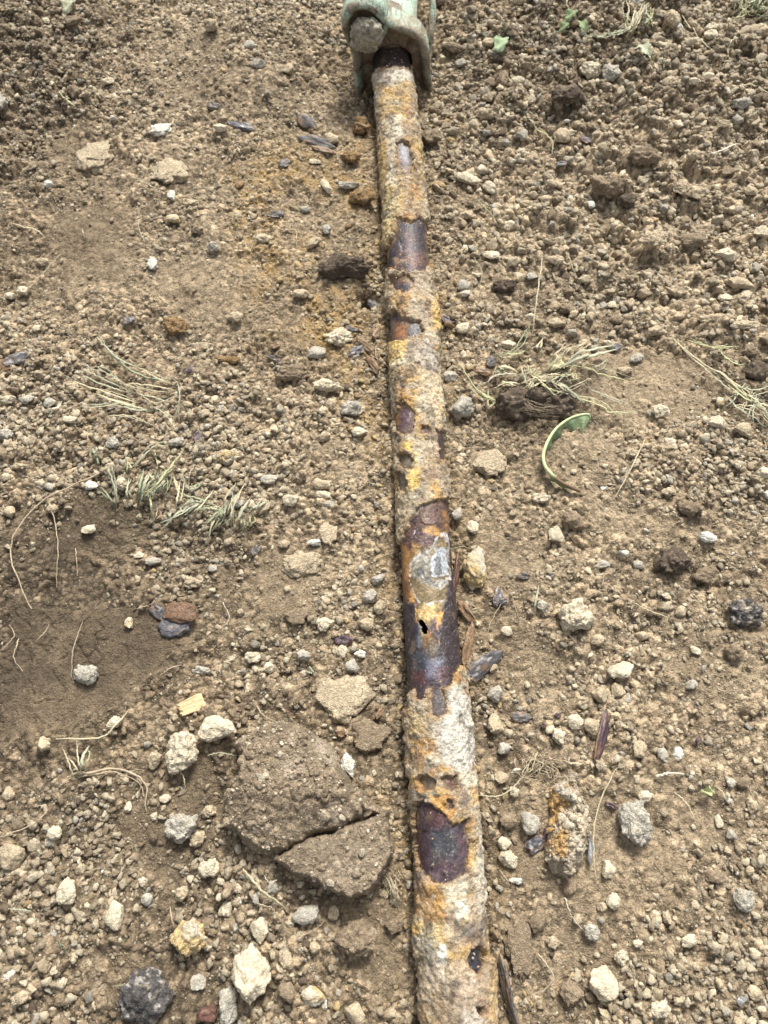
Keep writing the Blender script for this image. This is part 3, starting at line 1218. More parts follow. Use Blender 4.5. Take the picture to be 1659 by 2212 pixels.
# ------------------------------------------------------------------ more stones of middling size, placed by the density of the rubble
n_auto = 0
tries = 0
while n_auto < 62 and tries < 20000:
    tries += 1
    px, py = rng.uniform(-10, 1670), rng.uniform(0, 2212)
    dn = float(samp(DENS, np.array([px]), np.array([py]))[0])
    coarse = 1.0 if (px > 930 and py < 720) else 0.55
    if rng.random() > (dn ** 1.6) * coarse: continue
    x, y = P(px, py)
    if abs(x - float(pipe_x(y))) < 0.065: continue
    s, sa, _ = mpp(py)
    wpx = rng.uniform(24, 40)
    R_ = wpx * s * 0.5
    if any((x - a) ** 2 + (y - b) ** 2 < (R_ + c_) ** 2 for a, b, c_ in OCC): continue
    kind = 'c' if rng.random() < 0.45 else 's'
    dk = float(samp(DARK, np.array([px]), np.array([py]))[0])
    col = rng.choice(['p', 't', 'g', 'b'], p=[.3, .38, .17, .15])
    put_stone(px, py, wpx, wpx * rng.uniform(.65, 1.05), kind, col, float(rng.uniform(-40, 40)), 2000 + n_auto, auto=True)
    n_auto += 1


# ------------------------------------------------------------------ gravel and crumbs: past counting, one object
R0_ = .0375


def scatter(N, smin, smax, lod, seed, power=2.2, near_only=None, dens_pow=1.3, zone=None, over=5):
    r = np.random.default_rng(seed)
    M = int(N * over)
    x = r.uniform(-1.02, 1.02, M)
    y = r.uniform(-0.30, 1.86, M)
    p = np.stack([x, y, np.zeros(M)], 1)
    X, Yp = proj(p)
    dn = samp(DENS, X, Yp) * 1.1 + 0.05 + 0.42 * fbm(p * 13, 501, 3)
    sm = smooth_mask(p, X, Yp)
    dn = np.clip(dn, 0.03, 1) ** dens_pow * (1 - 0.88 * sm)
    vis = (X > -120) & (X < 1780) & (Yp > -80) & (Yp < 2330)
    dn = np.where(vis, dn, 0)
    if zone is not None:
        dn = dn * zone(X, Yp)
    d = np.abs(x - pipe_x(y))
    dn = np.where((d < 0.036) & (d > .026), 0, dn)
    for a_, b_, c_ in OCC:
        dn = np.where((x - a_) ** 2 + (y - b_) ** 2 < (c_ * .95) ** 2, 0, dn)
    keep = r.random(M) < dn * 1.15
    x, y, X, Yp, d, sm = x[keep][:N], y[keep][:N], X[keep][:N], Yp[keep][:N], d[keep][:N], sm[keep][:N]
    n = len(x)
    Y_ = Yp
    u = r.random(n)
    dnk = dn[keep][:N]
    size = (smin ** (-power) + u * (smax ** (-power) - smin ** (-power))) ** (-1 / power)
    if smin > .003: size = size * (.8 + .35 * np.clip(dnk, 0, 1))
    if lod == 3: size = size * r.uniform(.8, 1.15, n)
    z = H(x, y, False)
    drop = r.random(n)
    size = np.where((d < .03), np.minimum(size, .0035), size)
    onp = d < .026
    z = np.where(onp, PIPE_Z + np.sqrt(np.maximum(0, (R0_ + .004) ** 2 - d ** 2)), z)
    ok = ~onp | ((drop < .05) & ~((Y_ > 1085) & (Y_ < 1490)))
    for cx0, cy0, rs, ht in CLODS:
        j, i = ((x - cx0) / rs).astype(int), ((y - cy0) / rs).astype(int)
        inb = (i >= 0) & (j >= 0) & (i < ht.shape[0]) & (j < ht.shape[1])
        hv = np.where(inb, ht[np.clip(i, 0, ht.shape[0] - 1), np.clip(j, 0, ht.shape[1] - 1)], -1)
        on = hv > z + .002
        z = np.where(on, hv, z)
        ok &= ~on | ((drop < (.35 if smax < .0036 else .05)) & (size < .0075))
    x, y, z, X, Yp, d, sm, size = x[ok], y[ok], z[ok], X[ok], Yp[ok], d[ok], sm[ok], size[ok]
    n = len(x)
    # colour of every grain
    p = np.stack([x, y, z], 1)
    dk = np.clip(samp(DARK, X, Yp) + 0.12 * fbm(p * 9, 81, 3), 0, 1)
    pal = np.array([COLS['p'], COLS['t'], (.31, .26, .185), COLS['g'], COLS['b'], (.44, .38, .27), COLS['w'], COLS['y'], COLS['o'], COLS['d'], COLS['k']])
    wgt = np.array([.20, .22, .20, .12, .10, .12, .008, .006, .003, .02, .002])
    W = np.tile(wgt, (n, 1))
    W[:, 4] *= 1 + 5 * np.clip(dk - .4, 0, 1)
    W[:, 9] *= 1 + 18 * np.clip(dk - .5, 0, 1)
    W[:, 0] *= np.clip(1.6 - dk, .3, 1.5) * (1.7 if smin > .007 else 1.0)
    W[:, 5] *= 1.5 if smin > .007 else 1.0
    rz = sst(-60, 60, sdf([(480, 380), (560, 330), (700, 280), (830, 270), (830, 1000), (700, 850), (560, 720), (520, 520)], X, Yp)) + 0.7 * np.exp(-(d / 0.08) ** 2)
    W[:, 7] += .30 * rz
    W[:, 8] += .10 * rz
    W[:, 10] += .03 * rz
    W = np.cumsum(W / W.sum(1, keepdims=True), 1)
    pick = (r.random(n)[:, None] > W).sum(1).clip(0, 10)
    col = pal[pick] * r.uniform(.72, 1.15, (n, 1)) * (.96 if smin > .003 else .85)
    mixk = (0.22 + .35 * dk + 0.25 * sm)[:, None] * r.uniform(.3, 1.3, (n, 1))
    mixk = np.clip(mixk, 0, .85)
    col = col * (1 - mixk) + soil_col(x, y) * mixk * 1.15
    # templates
    K = 26
    tv, tf = [], None
    for k in range(K):
        q, tf = rock(seed * 50 + k, lod, cuts=(7, 6, 5, 7)[lod], lump=.45, cutd=(.35, .85) if lod < 2 else (.42, .85), rough=.08, crumb=.10 if (k % 2 and lod >= 2) else 0.0)
        if lod <= 1:
            q = q * (1 + np.random.default_rng(seed * 99 + k).uniform(-.24, .24, (len(q), 1)))
        elif lod == 2:
            q = q * (1 + np.random.default_rng(seed * 99 + k).uniform(-.10, .10, (len(q), 1)))
            kk_, _ = crumbs3(q + k * 3.3, .6, 5, .8)
            q = q * (1 + .6 * kk_)[:, None]
        else:
            kk_, _ = crumbs3(q + k * 3.3, .5, 5, .7)
            kj_, _ = crumbs3(q + k * 3.3, .25, 6, .7)
            q = q * (1 + .5 * kk_ + .3 * kj_)[:, None]
            q /= np.abs(q).max()
        tv.append(q)
    tv = np.array(tv)
    nv = tv.shape[1]
    asp = np.stack([np.ones(n), r.uniform(.5, 1., n), r.uniform(.4, .8, n)], 1)
    v = tv[r.integers(0, K, n)].astype(np.float32) * asp[:, None, :] * (size * 0.5)[:, None, None]
    a = r.uniform(0, 2 * np.pi, n)
    b = r.normal(0, .35, n)
    ca, sa_, cb, sb = np.cos(a), np.sin(a), np.cos(b), np.sin(b)
    vy = v[..., 1] * cb[:, None] - v[..., 2] * sb[:, None]
    vz = v[..., 1] * sb[:, None] + v[..., 2] * cb[:, None]
    vx = v[..., 0] * ca[:, None] - vy * sa_[:, None]
    vy2 = v[..., 0] * sa_[:, None] + vy * ca[:, None]
    zz = z + size * r.uniform(0.0, 0.36, n)
    V = np.stack([vx + x[:, None], vy2 + y[:, None], vz + zz[:, None]], 2).reshape(-1, 3)
    F = (tf[None] + (np.arange(n) * nv)[:, None, None]).reshape(-1, 3)
    C = np.repeat(col, nv, 0) * (1 + 0.10 * r.standard_normal((n * nv, 1)) * (0.6 if lod > 1 else 0.3))
    return V, F, C


parts = [scatter(90000, .0018, .0034, 0, 1, dens_pow=.6), scatter(78000, .0032, .0078, 1, 2, power=2.3, dens_pow=2.0, over=9),
         scatter(11500, .0072, .0135, 2, 3, dens_pow=2.6, over=14),
         scatter(2300, .0120, .0185, 3, 5, dens_pow=2.2, over=22, zone=lambda X, Y: (Y > 740) * (.45 + .55 * ((Y > 1650) | (X < 620)))),
         scatter(3000, .0125, .027, 3, 4, dens_pow=1.0, over=16, zone=lambda X, Y: ((X > 930) & (Y < 760)).astype(float))]
off, VV, FF, CC = 0, [], [], []
for v, f, c in parts:
    VV.append(v); FF.append(f + off); CC.append(c); off += len(v)
print("gravel", [len(p_[0]) for p_ in parts])
gr = new_mesh("gravel", np.concatenate(VV), np.concatenate(FF), np.concatenate(CC), [M_grain], smooth=np.arange(sum(len(f) for f in FF)) >= len(FF[0]) + len(FF[1]))
tag(gr, "loose pale gravel and crumbs of soil strewn all round the pipe", "gravel", kind="stuff")
del VV, FF, CC, parts

# ------------------------------------------------------------------ the pipe
R0 = 0.0375
ts = np.arange(Y0 - 0.28, P(845, 118, PIPE_Z)[1] + 0.05, 0.0011)
NT = 300
th = np.linspace(-math.pi, math.pi, NT, endpoint=False)
Tm, Th = np.meshgrid(ts, th, indexing='ij')
t_, h_ = Tm.ravel(), Th.ravel()
cxp = pipe_x(t_)
slope = (pipe_x(t_ + 0.005) - pipe_x(t_ - 0.005)) / 0.01
il = 1 / np.sqrt(1 + slope ** 2)
lat = np.stack([il, -slope * il, np.zeros_like(il)], 1)


def pipe_pt(r):
    c = np.stack([cxp, t_, np.full_like(t_, PIPE_Z)], 1)
    return c + lat * (np.sin(h_) * r)[:, None] + np.array([0, 0, 1]) * (np.cos(h_) * r)[:, None]


base3 = pipe_pt(np.full_like(t_, 0.040))
X, Y = proj(base3)
under = np.abs(h_) > math.radians(115)
n3 = base3
Xw = X + 6 * vn(n3 * 70, 401) + 4.0 * vn(n3 * 170, 402) + 2.0 * vn(n3 * 420, 403)
Yw = Y + 7 * vn(n3 * 60, 405) + 5.0 * vn(n3 * 150, 406) + 2.0 * vn(n3 * 420, 407)
Xs = X + 3.0 * vn(n3 * 120, 411) + 2.2 * vn(n3 * 290, 413) + 1.2 * vn(n3 * 600, 415)
Ys = Y + 3.2 * vn(n3 * 120, 412) + 2.4 * vn(n3 * 290, 414) + 1.2 * vn(n3 * 600, 416)

BARE = [
    [(790, 100), (900, 100), (892, 152), (880, 146), (850, 143), (822, 146), (806, 158), (796, 152)],
    [(855, 310), (870, 304), (884, 312), (890, 340), (891, 366), (884, 378), (868, 362), (860, 340)],
    [(856, 472), (875, 474), (890, 476), (908, 469), (925, 480), (930, 560), (924, 585), (880, 590), (850, 582), (824, 579), (832, 542), (848, 518), (853, 502)],
    [(840, 598), (880, 590), (895, 604), (885, 630), (870, 634), (846, 622)],
    [(822, 690), (853, 669), (865, 685), (878, 691), (907, 694), (917, 718), (891, 728), (853, 737), (820, 745)],
    [(862, 874), (874, 868), (888, 877), (899, 914), (888, 933), (854, 934), (848, 905), (858, 890)],
    [(909, 920), (926, 926), (925, 936), (912, 932)],
    [(940, 925), (970, 940), (975, 1000), (950, 990)],
    [(859, 983), (880, 981), (892, 995), (886, 1012), (865, 1008)],
    [(858, 1021), (872, 1022), (882, 1050), (878, 1064), (858, 1060)],
    # long bare stretch round the hole
    [(908, 1092), (935, 1083), (965, 1078), (990, 1078), (1000, 1200), (1010, 1350), (1020, 1440), (997, 1440), (986, 1455), (980, 1473), (956, 1487),
     (965, 1508), (965, 1545), (948, 1554), (932, 1547), (931, 1490), (924, 1488), (920, 1492), (914, 1512), (900, 1511), (894, 1488), (884, 1495), (878, 1535), (866, 1535),
     (850, 1440), (848, 1320), (845, 1200), (868, 1168), (880, 1140), (890, 1115)],
    [(898, 1738), (920, 1731), (940, 1743), (966, 1763), (976, 1779), (992, 1777), (1008, 1766), (1012, 1790), (1016, 1830), (1014, 1862), (1005, 1892), (973, 1906),
     (953, 1910), (930, 1904), (919, 1888), (903, 1876), (899, 1850), (896, 1790)],
    [(967, 1726), (979, 1724), (981, 1745), (971, 1748)],
    [(1015, 2055), (1030, 2044), (1046, 2052), (1049, 2082), (1033, 2108), (1013, 2086)],
    [(1028, 2178), (1040, 2178), (1040, 2194), (1030, 2192)],
    [(905, 1684), (930, 1676), (945, 1690), (938, 1704), (915, 1708)],
    [(950, 1682), (985, 1678), (992, 1700), (975, 1712), (958, 1704)],
]
bare = np.full(X.shape, -1e9)
for k, q in enumerate(BARE):
    bare = np.maximum(bare, sdf(q, Xw * .5 + Xs * .5, Yw * .5 + Ys * .5))
sidefade = sst(math.radians(70), math.radians(100), np.abs(h_))
bare = bare + 3.0 * fbm(n3 * 95, 417, 4) + 1.6 * vn(n3 * 420, 418)
crust = 1 - sst(-2.0, 1.2, bare)                       # 1 where crust covers the steel
crust_side = np.where((Y > 1090) & (Y < 1500), 0.0, 1.0)
# crust thickness
thick = 0.0044 + 0.0034 * fbm(n3 * 20, 421, 3) + .0022 * fbm(n3 * 45, 422, 2) + 0.0016 * billow(n3 * 75, 425, 3) + 0.0009 * fbm(n3 * 260, 429, 3)
kc1, kt1 = crumbs3(n3, .0085, 881, .6)
kc2, kt2 = crumbs3(n3, .0045, 885, .7)
thick = thick - .0006 + .0030 * kc1 + .0013 * kc2
thick = thick + 0.0012 * sst(1300, 2100, Y)
THICK = [([(855, 1530), (888, 1530), (893, 1600), (890, 1740), (860, 1740), (850, 1640)], .005),
         ([(928, 625), (960, 630), (960, 720), (935, 722)], .006),
         ([(780, 600), (838, 600), (836, 680), (785, 680)], .004),
         ([(1040, 2060), (1090, 2080), (1090, 2230), (1050, 2230)], .0055),
         ([(870, 1980), (910, 1985), (912, 2070), (880, 2075), (865, 2020)], .0045),
         ([(1000, 1480), (1050, 1480), (1060, 1950), (1030, 1950)], .003),
         ([(795, 470), (850, 480), (835, 540), (800, 570)], .003),
         ([(905, 1066), (962, 1060), (962, 1084), (940, 1092), (922, 1078)], .0025),
         ([(860, 640), (882, 632), (892, 660), (880, 688), (862, 672)], .003)]
for q, a in THICK:
    thick = thick + a * sst(-8, 10, sdf(q, Xw, Yw))
steel = 0.0002 * fbm(n3 * 120, 431, 3)
# lifted scale plates and eaten hollows in the bare stretch
PL = [[(873, 1300), (895, 1303), (899, 1323), (897, 1343), (911, 1359), (906, 1395), (877, 1422), (845, 1422), (845, 1310)],
      [(976, 1278), (1010, 1278), (1030, 1460), (958, 1460), (951, 1386), (955, 1332), (965, 1296)],
      [(881, 1152), (910, 1146), (940, 1158), (936, 1180), (900, 1186), (882, 1175)],
      [(918, 1095), (965, 1085), (975, 1130), (930, 1135), (905, 1125)],
      [(896, 1790), (900, 1735), (966, 1765), (958, 1795), (930, 1800)]]
for q in PL:
    steel = steel + 0.0009 * sst(-.8, .8, sdf(q, Xs, Ys))
pit = sst(-10, 16, sdf([(900, 1180), (945, 1165), (980, 1180), (985, 1250), (960, 1335), (930, 1350), (900, 1300), (884, 1250)], Xw, Yw))
steel = steel - 0.0020 * pit * (1 + .5 * fbm(n3 * 60, 441, 2))
rimd = np.abs(sdf([(937, 1204), (953, 1184), (968, 1188), (975, 1242), (937, 1246), (930, 1225)], Xs, Ys))
steel = steel + 0.0008 * (1 - sst(0, 5, rimd))
r_all = R0 + thick * crust + np.where(crust > .05, .0003, -.0006) + steel * (1 - crust)
r_all = np.where(t_ > P(845, 150, PIPE_Z)[1], np.minimum(r_all, R0 + 0.001), r_all)
VP = pipe_pt(r_all)

# --- colours of the crust
W_, CR, OC, RU, GY_, DK, TN = map(np.array, [(.52, .49, .41), (.46, .39, .27), (.40, .27, .10), (.28, .145, .055), (.27, .245, .20), (.055, .048, .045), (.31, .24, .155)])


def lay(c, m, col, var=0.2, seed=0):
    col = np.array(col) * (1 + var * fbm(n3 * 130, 600 + seed, 3))[:, None]
    return c * (1 - m[:, None]) + col * m[:, None]


n1 = fbm(n3 * 30, 451, 4)
n2 = fbm(n3 * 48, 455, 4)
n4 = fbm(n3 * 90, 459, 4)
n5 = fbm(n3 * 210, 463, 3)
c = np.tile(TN, (len(X), 1))
c = lay(c, sst(-.25, .2, n1) * .85, CR, .15, 1)
c = lay(c, sst(.1, .4, n4) * .7, W_, .15, 2)
c = lay(c, sst(.02, .30, n2) * .85, OC, .25, 3)
c = lay(c, sst(.18, .42, fbm(n3 * 55 + 7, 467, 4)) * .8, RU, .25, 4)
c = lay(c, sst(.12, .35, fbm(n3 * 40 + 3, 471, 4)) * .6, GY_, .2, 5)
c = lay(c, sst(.15, .55, fbm(n3 * 60 + 3, 473, 4)) * .75, DK, .2, 6)
CPATCH = [  # polygon, colour, strength, softness
    ([(806, 146), (895, 150), (897, 182), (808, 182)], W_, .75, 5),
    ([(822, 184), (880, 184), (880, 220), (822, 216)], OC, .7, 7),
    ([(818, 225), (878, 222), (876, 262), (818, 262)], OC, .75, 7),
    ([(806, 200), (822, 200), (822, 260), (806, 262)], W_, .5, 5),
    ([(832, 248), (868, 252), (862, 290), (856, 330), (860, 400), (842, 400), (838, 330), (836, 290)], (.55, .50, .38), .85, 4),
    ([(812, 295), (836, 295), (838, 400), (820, 400)], OC, .85, 5),
    ([(868, 262), (896, 270), (900, 305), (870, 302)], (.20, .14, .09), .7, 6),
    ([(890, 300), (910, 300), (915, 400), (888, 395)], (.42, .28, .11), .7, 6),
    ([(820, 400), (870, 400), (880, 440), (850, 500), (828, 560), (815, 500)], (.45, .36, .18), .7, 9),
    ([(870, 400), (915, 400), (915, 468), (858, 470)], (.36, .24, .12), .6, 8),
    ([(865, 606), (891, 604), (892, 626), (868, 628)], RU, .8, 4),
    ([(815, 585), (842, 590), (846, 640), (838, 680), (815, 650)], (.32, .28, .17), .6, 6),
    ([(890, 585), (925, 590), (940, 700), (915, 695), (890, 640)], (.36, .29, .21), .6, 7),
    ([(848, 630), (884, 628), (886, 668), (850, 668)], (.36, .24, .11), .7, 5),
    ([(928, 628), (956, 632), (956, 722), (930, 716)], (.50, .34, .13), .9, 4),
    ([(843, 733), (880, 728), (878, 760), (866, 792), (843, 790)], (.60, .42, .14), .9, 4),
    ([(848, 778), (880, 778), (872, 800), (850, 800)], (.58, .54, .40), .6, 4),
    ([(878, 735), (940, 735), (945, 800), (885, 800)], (.40, .36, .31), .65, 9),
    ([(850, 796), (905, 796), (905, 832), (855, 836)], (.30, .19, .08), .7, 6),
    ([(898, 800), (950, 810), (955, 920), (905, 905)], (.50, .43, .31), .7, 9),
    ([(858, 843), (899, 845), (896, 872), (862, 872)], (.38, .22, .08), .8, 5),
    ([(842, 800), (858, 800), (862, 1060), (848, 1060)], (.19, .17, .12), .7, 6),
    ([(870, 935), (940, 940), (955, 1080), (900, 1010)], (.42, .36, .27), .6, 9),
    ([(870, 960), (886, 960), (886, 978), (870, 978)], (.62, .45, .12), .9, 3),
    ([(889, 978), (906, 980), (905, 1004), (890, 1002)], (.56, .44, .18), .8, 3),
    ([(881, 1012), (905, 1008), (908, 1050), (900, 1066), (884, 1062)], (.60, .42, .13), .9, 4),
    ([(917, 1012), (952, 1012), (952, 1036), (920, 1036)], (.19, .12, .08), .7, 5),
    ([(930, 1040), (944, 1040), (960, 1082), (938, 1086)], (.50, .30, .10), .85, 4),
    ([(852, 1062), (900, 1064), (885, 1120), (862, 1175), (845, 1170)], (.34, .28, .185), .85, 7),
    # near half
    ([(962, 1489), (988, 1473), (1008, 1507), (1016, 1567), (1022, 1627), (1016, 1667), (986, 1671), (960, 1657), (948, 1617), (936, 1587), (928, 1575), (948, 1555), (968, 1539)], (.47, .455, .40), .92, 5),
    ([(885, 1520), (932, 1550), (930, 1580), (890, 1580)], (.40, .30, .15), .7, 7),
    ([(888, 1580), (925, 1580), (930, 1612), (890, 1612)], (.17, .15, .13), .5, 8),
    ([(892, 1597), (930, 1592), (946, 1612), (940, 1640), (895, 1660)], (.40, .22, .07), .8, 6),
    ([(868, 1634), (884, 1634), (884, 1662), (868, 1660)], (.60, .43, .13), .9, 3),
    ([(850, 1500), (880, 1545), (882, 1632), (855, 1632)], (.33, .31, .26), .8, 4),
    ([(860, 1662), (890, 1662), (890, 1730), (870, 1730)], (.42, .40, .33), .7, 5),
    ([(925, 1630), (950, 1630), (950, 1655), (928, 1655)], (.52, .45, .33), .8, 4),
    ([(905, 1688), (925, 1688), (925, 1706), (905, 1706)], (.45, .25, .08), .9, 3),
    ([(934, 1720), (968, 1718), (988, 1750), (978, 1768), (944, 1746)], (.46, .26, .09), .95, 4),
    ([(988, 1662), (1030, 1668), (1035, 1760), (1012, 1760)], (.50, .46, .37), .8, 5),
    ([(1005, 1700), (1022, 1690), (1028, 1740), (1012, 1745)], (.42, .25, .08), .8, 4),
    ([(876, 1740), (898, 1740), (900, 1900), (880, 1900)], (.30, .23, .12), .8, 4),
    ([(884, 1760), (896, 1760), (896, 1840), (884, 1840)], DK, .5, 4),
    ([(1012, 1770), (1024, 1770), (1026, 1880), (1010, 1880)], (.42, .27, .09), .8, 3),
    ([(1022, 1760), (1046, 1760), (1056, 1980), (1024, 1980)], (.48, .45, .37), .75, 6),
    ([(903, 1895), (950, 1912), (966, 1960), (960, 1990), (905, 1985), (895, 1930)], (.33, .19, .07), .85, 8),
    ([(950, 1915), (1015, 1900), (1010, 1960), (975, 1970)], (.50, .45, .34), .7, 8),
    ([(987, 1945), (1018, 1945), (1016, 1982), (995, 1982)], (.60, .57, .46), .85, 5),
    ([(1005, 1940), (1024, 1940), (1030, 2080), (1010, 2060)], (.28, .19, .12), .6, 7),
    ([(882, 1988), (916, 1990), (914, 2020), (884, 2018)], (.52, .33, .10), .9, 4),
    ([(905, 1990), (950, 1995), (960, 2050), (920, 2040)], (.46, .39, .23), .6, 7),
    ([(944, 2040), (966, 2040), (966, 2084), (946, 2084)], (.52, .53, .50), .85, 4),
    ([(896, 2026), (942, 2030), (944, 2092), (900, 2092)], (.22, .20, .155), .75, 8),
    ([(1000, 2010), (1014, 2005), (1012, 2035), (1000, 2040)], (.12, .12, .12), .6, 4),
    ([(925, 2080), (1010, 2070), (1010, 2140), (930, 2130)], (.46, .38, .27), .7, 9),
    ([(905, 2125), (985, 2130), (985, 2230), (905, 2230)], (.27, .19, .11), .6, 14),
    ([(985, 2110), (1045, 2110), (1050, 2180), (990, 2180)], (.36, .27, .20), .6, 10),
    ([(1040, 2090), (1075, 2100), (1080, 2230), (1052, 2230)], (.42, .30, .14), .8, 5),
    ([(995, 2180), (1030, 2180), (1030, 2230), (995, 2230)], (.58, .54, .46), .7, 6),
    ([(890, 2150), (910, 2150), (910, 2230), (890, 2230)], (.33, .33, .22), .6, 6),
]
for k, (q, col, st, so) in enumerate(CPATCH):
    c = lay(c, .92 * st * sst(-so * 1.2, so * 1.5, sdf(q, Xw, Yw) + so * 1.0 * n4 + so * .5 * n5), col, .25, 20 + k)
c = lay(c, sst(.30, .5, fbm(n3 * 170 + 5, 475, 3)) * .45, DK, .2, 8)
c = lay(c, sst(.25, .5, fbm(n3 * 190 + 15, 477, 3)) * .45, W_, .1, 9)
c = lay(c, sst(.45, .7, vn(n3 * 330, 479)) * .35, DK, .2, 11)
c = c * (1 + .16 * n5)[:, None] * (.86 + .3 * np.clip(kt2 * (kc2 > .1) + .35 * (kc2 <= .1), 0, 1))[:, None]
st1 = sst(-.15, .35, fbm(n3 * np.array([60, 14, 60]) + 5, 478, 4)) * .35
c = lay(c, st1, (.20, .135, .08), .3, 12)
c = lay(c, sst(.12, .38, fbm(n3 * np.array([85, 50, 85]) + 25, 488, 4)) * .6, (.075, .06, .052), .3, 14)
c = lay(c, np.exp(-(np.clip(bare, -60, 0) / 7) ** 2) * sst(-.4, .3, n4) * .6, (.21, .125, .06), .3, 13)
# grime of soil low on the sides
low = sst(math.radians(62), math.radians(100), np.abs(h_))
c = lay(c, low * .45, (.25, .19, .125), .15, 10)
crust_col = c

# --- colours of the bare steel
PU, BL, RB = np.array((.040, .028, .034)), np.array((.026, .028, .036)), np.array((.10, .042, .032))
s = np.tile(PU, (len(X), 1))
s = lay(s, sst(-.05, .3, fbm(n3 * 38, 481, 3)) * .8, (.085, .05, .042), .3, 40)
s = lay(s, sst(.0, .3, fbm(n3 * 45 + 4, 483, 3)) * .7, BL, .3, 41)
OLV = (.17, .125, .062)
SPATCH = [
    ([(796, 100), (900, 100), (900, 150), (796, 150)], (.05, .038, .034), .7, 8),
    ([(862, 312), (878, 310), (884, 340), (880, 350), (866, 345)], (.20, .21, .24), .7, 4),  # bluish highlight painted into the steel colour
    ([(846, 560), (880, 556), (882, 566), (850, 568)], (.30, .19, .11), .7, 3),
    ([(885, 556), (915, 552), (918, 575), (890, 578)], (.13, .065, .045), .7, 6),
    ([(846, 586), (890, 590), (890, 606), (850, 606)], (.20, .115, .05), .6, 6),
    ([(843, 698), (862, 695), (880, 702), (878, 728), (850, 730)], (.25, .115, .05), .85, 5),
    ([(835, 690), (850, 690), (850, 735), (830, 735)], (.12, .115, .105), .6, 5),
    ([(884, 696), (912, 698), (912, 726), (886, 726)], (.10, .105, .11), .8, 4),
    ([(845, 878), (864, 880), (864, 918), (850, 920)], (.25, .125, .045), .8, 4),
    ([(864, 884), (890, 884), (894, 925), (862, 928)], (.13, .085, .10), .7, 6),
    ([(858, 980), (892, 980), (892, 1064), (856, 1064)], (.15, .13, .085), .7, 6),
    # long bare stretch
    ([(905, 1085), (965, 1080), (972, 1138), (900, 1140)], (.11, .062, .042), .7, 8),
    ([(956, 1100), (970, 1105), (974, 1145), (962, 1140)], (.30, .15, .055), .7, 4),
    ([(912, 1142), (935, 1136), (968, 1148), (966, 1165), (940, 1156), (914, 1152)], (.34, .19, .06), .9, 4),
    ([(884, 1152), (910, 1147), (938, 1160), (934, 1180), (900, 1184), (880, 1176)], (.085, .048, .052), .95, 3),
    ([(858, 1172), (888, 1180), (890, 1215), (884, 1260), (890, 1300), (870, 1296), (862, 1240)], (.25, .125, .045), .75, 7),
    ([(876, 1185), (888, 1190), (880, 1250), (872, 1250)], (.42, .22, .065), .5, 3),
    ([(890, 1170), (912, 1176), (902, 1195), (888, 1205)], (.42, .25, .08), .7, 4),
    ([(905, 1190), (940, 1170), (972, 1160), (976, 1250), (965, 1300), (940, 1335), (905, 1310), (886, 1260), (886, 1220)], OLV, .95, 4),
    ([(900, 1195), (940, 1180), (940, 1240), (905, 1235)], (.15, .15, .13), .8, 7),
    ([(886, 1210), (905, 1195), (905, 1235), (930, 1262), (900, 1255), (884, 1240)], (.30, .28, .22), .7, 5),
    ([(935, 1206), (953, 1184), (968, 1182), (974, 1242), (937, 1245)], (.27, .30, .33), .97, 2),
    ([(880, 1275), (893, 1278), (897, 1300), (884, 1298)], (.48, .28, .09), .8, 3),
    ([(898, 1314), (940, 1300), (952, 1330), (930, 1345), (905, 1340)], (.40, .28, .11), .85, 6),
    ([(943, 1325), (958, 1318), (954, 1345), (944, 1352)], (.45, .20, .05), .9, 3),
    ([(908, 1362), (935, 1360), (940, 1385), (915, 1395)], (.26, .14, .055), .85, 5),
    ([(905, 1390), (950, 1380), (948, 1425), (915, 1425)], (.11, .088, .055), .7, 7),
    ([(870, 1302), (895, 1303), (899, 1323), (897, 1343), (911, 1359), (906, 1395), (877, 1422), (850, 1422)], (.032, .026, .030), .97, 1.5),
    ([(904, 1345), (913, 1362), (908, 1395), (900, 1398)], (.16, .18, .20), .7, 3),
    ([(976, 1278), (1010, 1278), (1030, 1470), (958, 1470), (951, 1386), (955, 1332), (965, 1296)], (.034, .025, .027), .97, 1.5),
    ([(880, 1405), (925, 1408), (930, 1450), (885, 1450)], (.04, .043, .055), .85, 5),
    ([(925, 1420), (955, 1425), (950, 1462), (922, 1460)], (.19, .20, .26), .6, 9),  # painted blue sheen, a sky reflection put into the colour
    ([(885, 1448), (915, 1445), (915, 1475), (888, 1475)], (.08, .032, .03), .7, 6),
    ([(940, 1440), (975, 1440), (970, 1465), (945, 1465)], (.10, .05, .045), .6, 6),
    ([(934, 1495), (962, 1495), (962, 1545), (936, 1548)], (.09, .078, .07), .7, 6),
    # dark zone above the oval patch
    ([(895, 1672), (1005, 1672), (1010, 1724), (895, 1724)], (.14, .10, .065), .8, 8),
    ([(960, 1680), (985, 1680), (985, 1700), (965, 1702)], (.09, .04, .03), .7, 5),
    ([(967, 1726), (979, 1724), (981, 1745), (971, 1748)], (.035, .045, .05), .95, 2),
    # the oval patch
    ([(894, 1730), (1020, 1730), (1020, 1915), (894, 1915)], (.046, .030, .038), .85, 4),
    ([(920, 1748), (945, 1746), (966, 1768), (958, 1790), (928, 1796)], (.085, .040, .038), .7, 8),
    ([(925, 1795), (990, 1790), (1000, 1850), (930, 1862)], (.05, .052, .058), .85, 9),
    ([(900, 1810), (920, 1812), (925, 1870), (905, 1868)], (.075, .038, .045), .6, 8),
    ([(985, 1800), (1008, 1800), (1010, 1850), (990, 1845)], (.072, .038, .042), .6, 8),
    ([(945, 1855), (975, 1855), (975, 1885), (940, 1885)], (.075, .042, .05), .5, 8),
    ([(925, 1884), (950, 1884), (950, 1906), (930, 1902)], (.14, .10, .11), .7, 4),
]
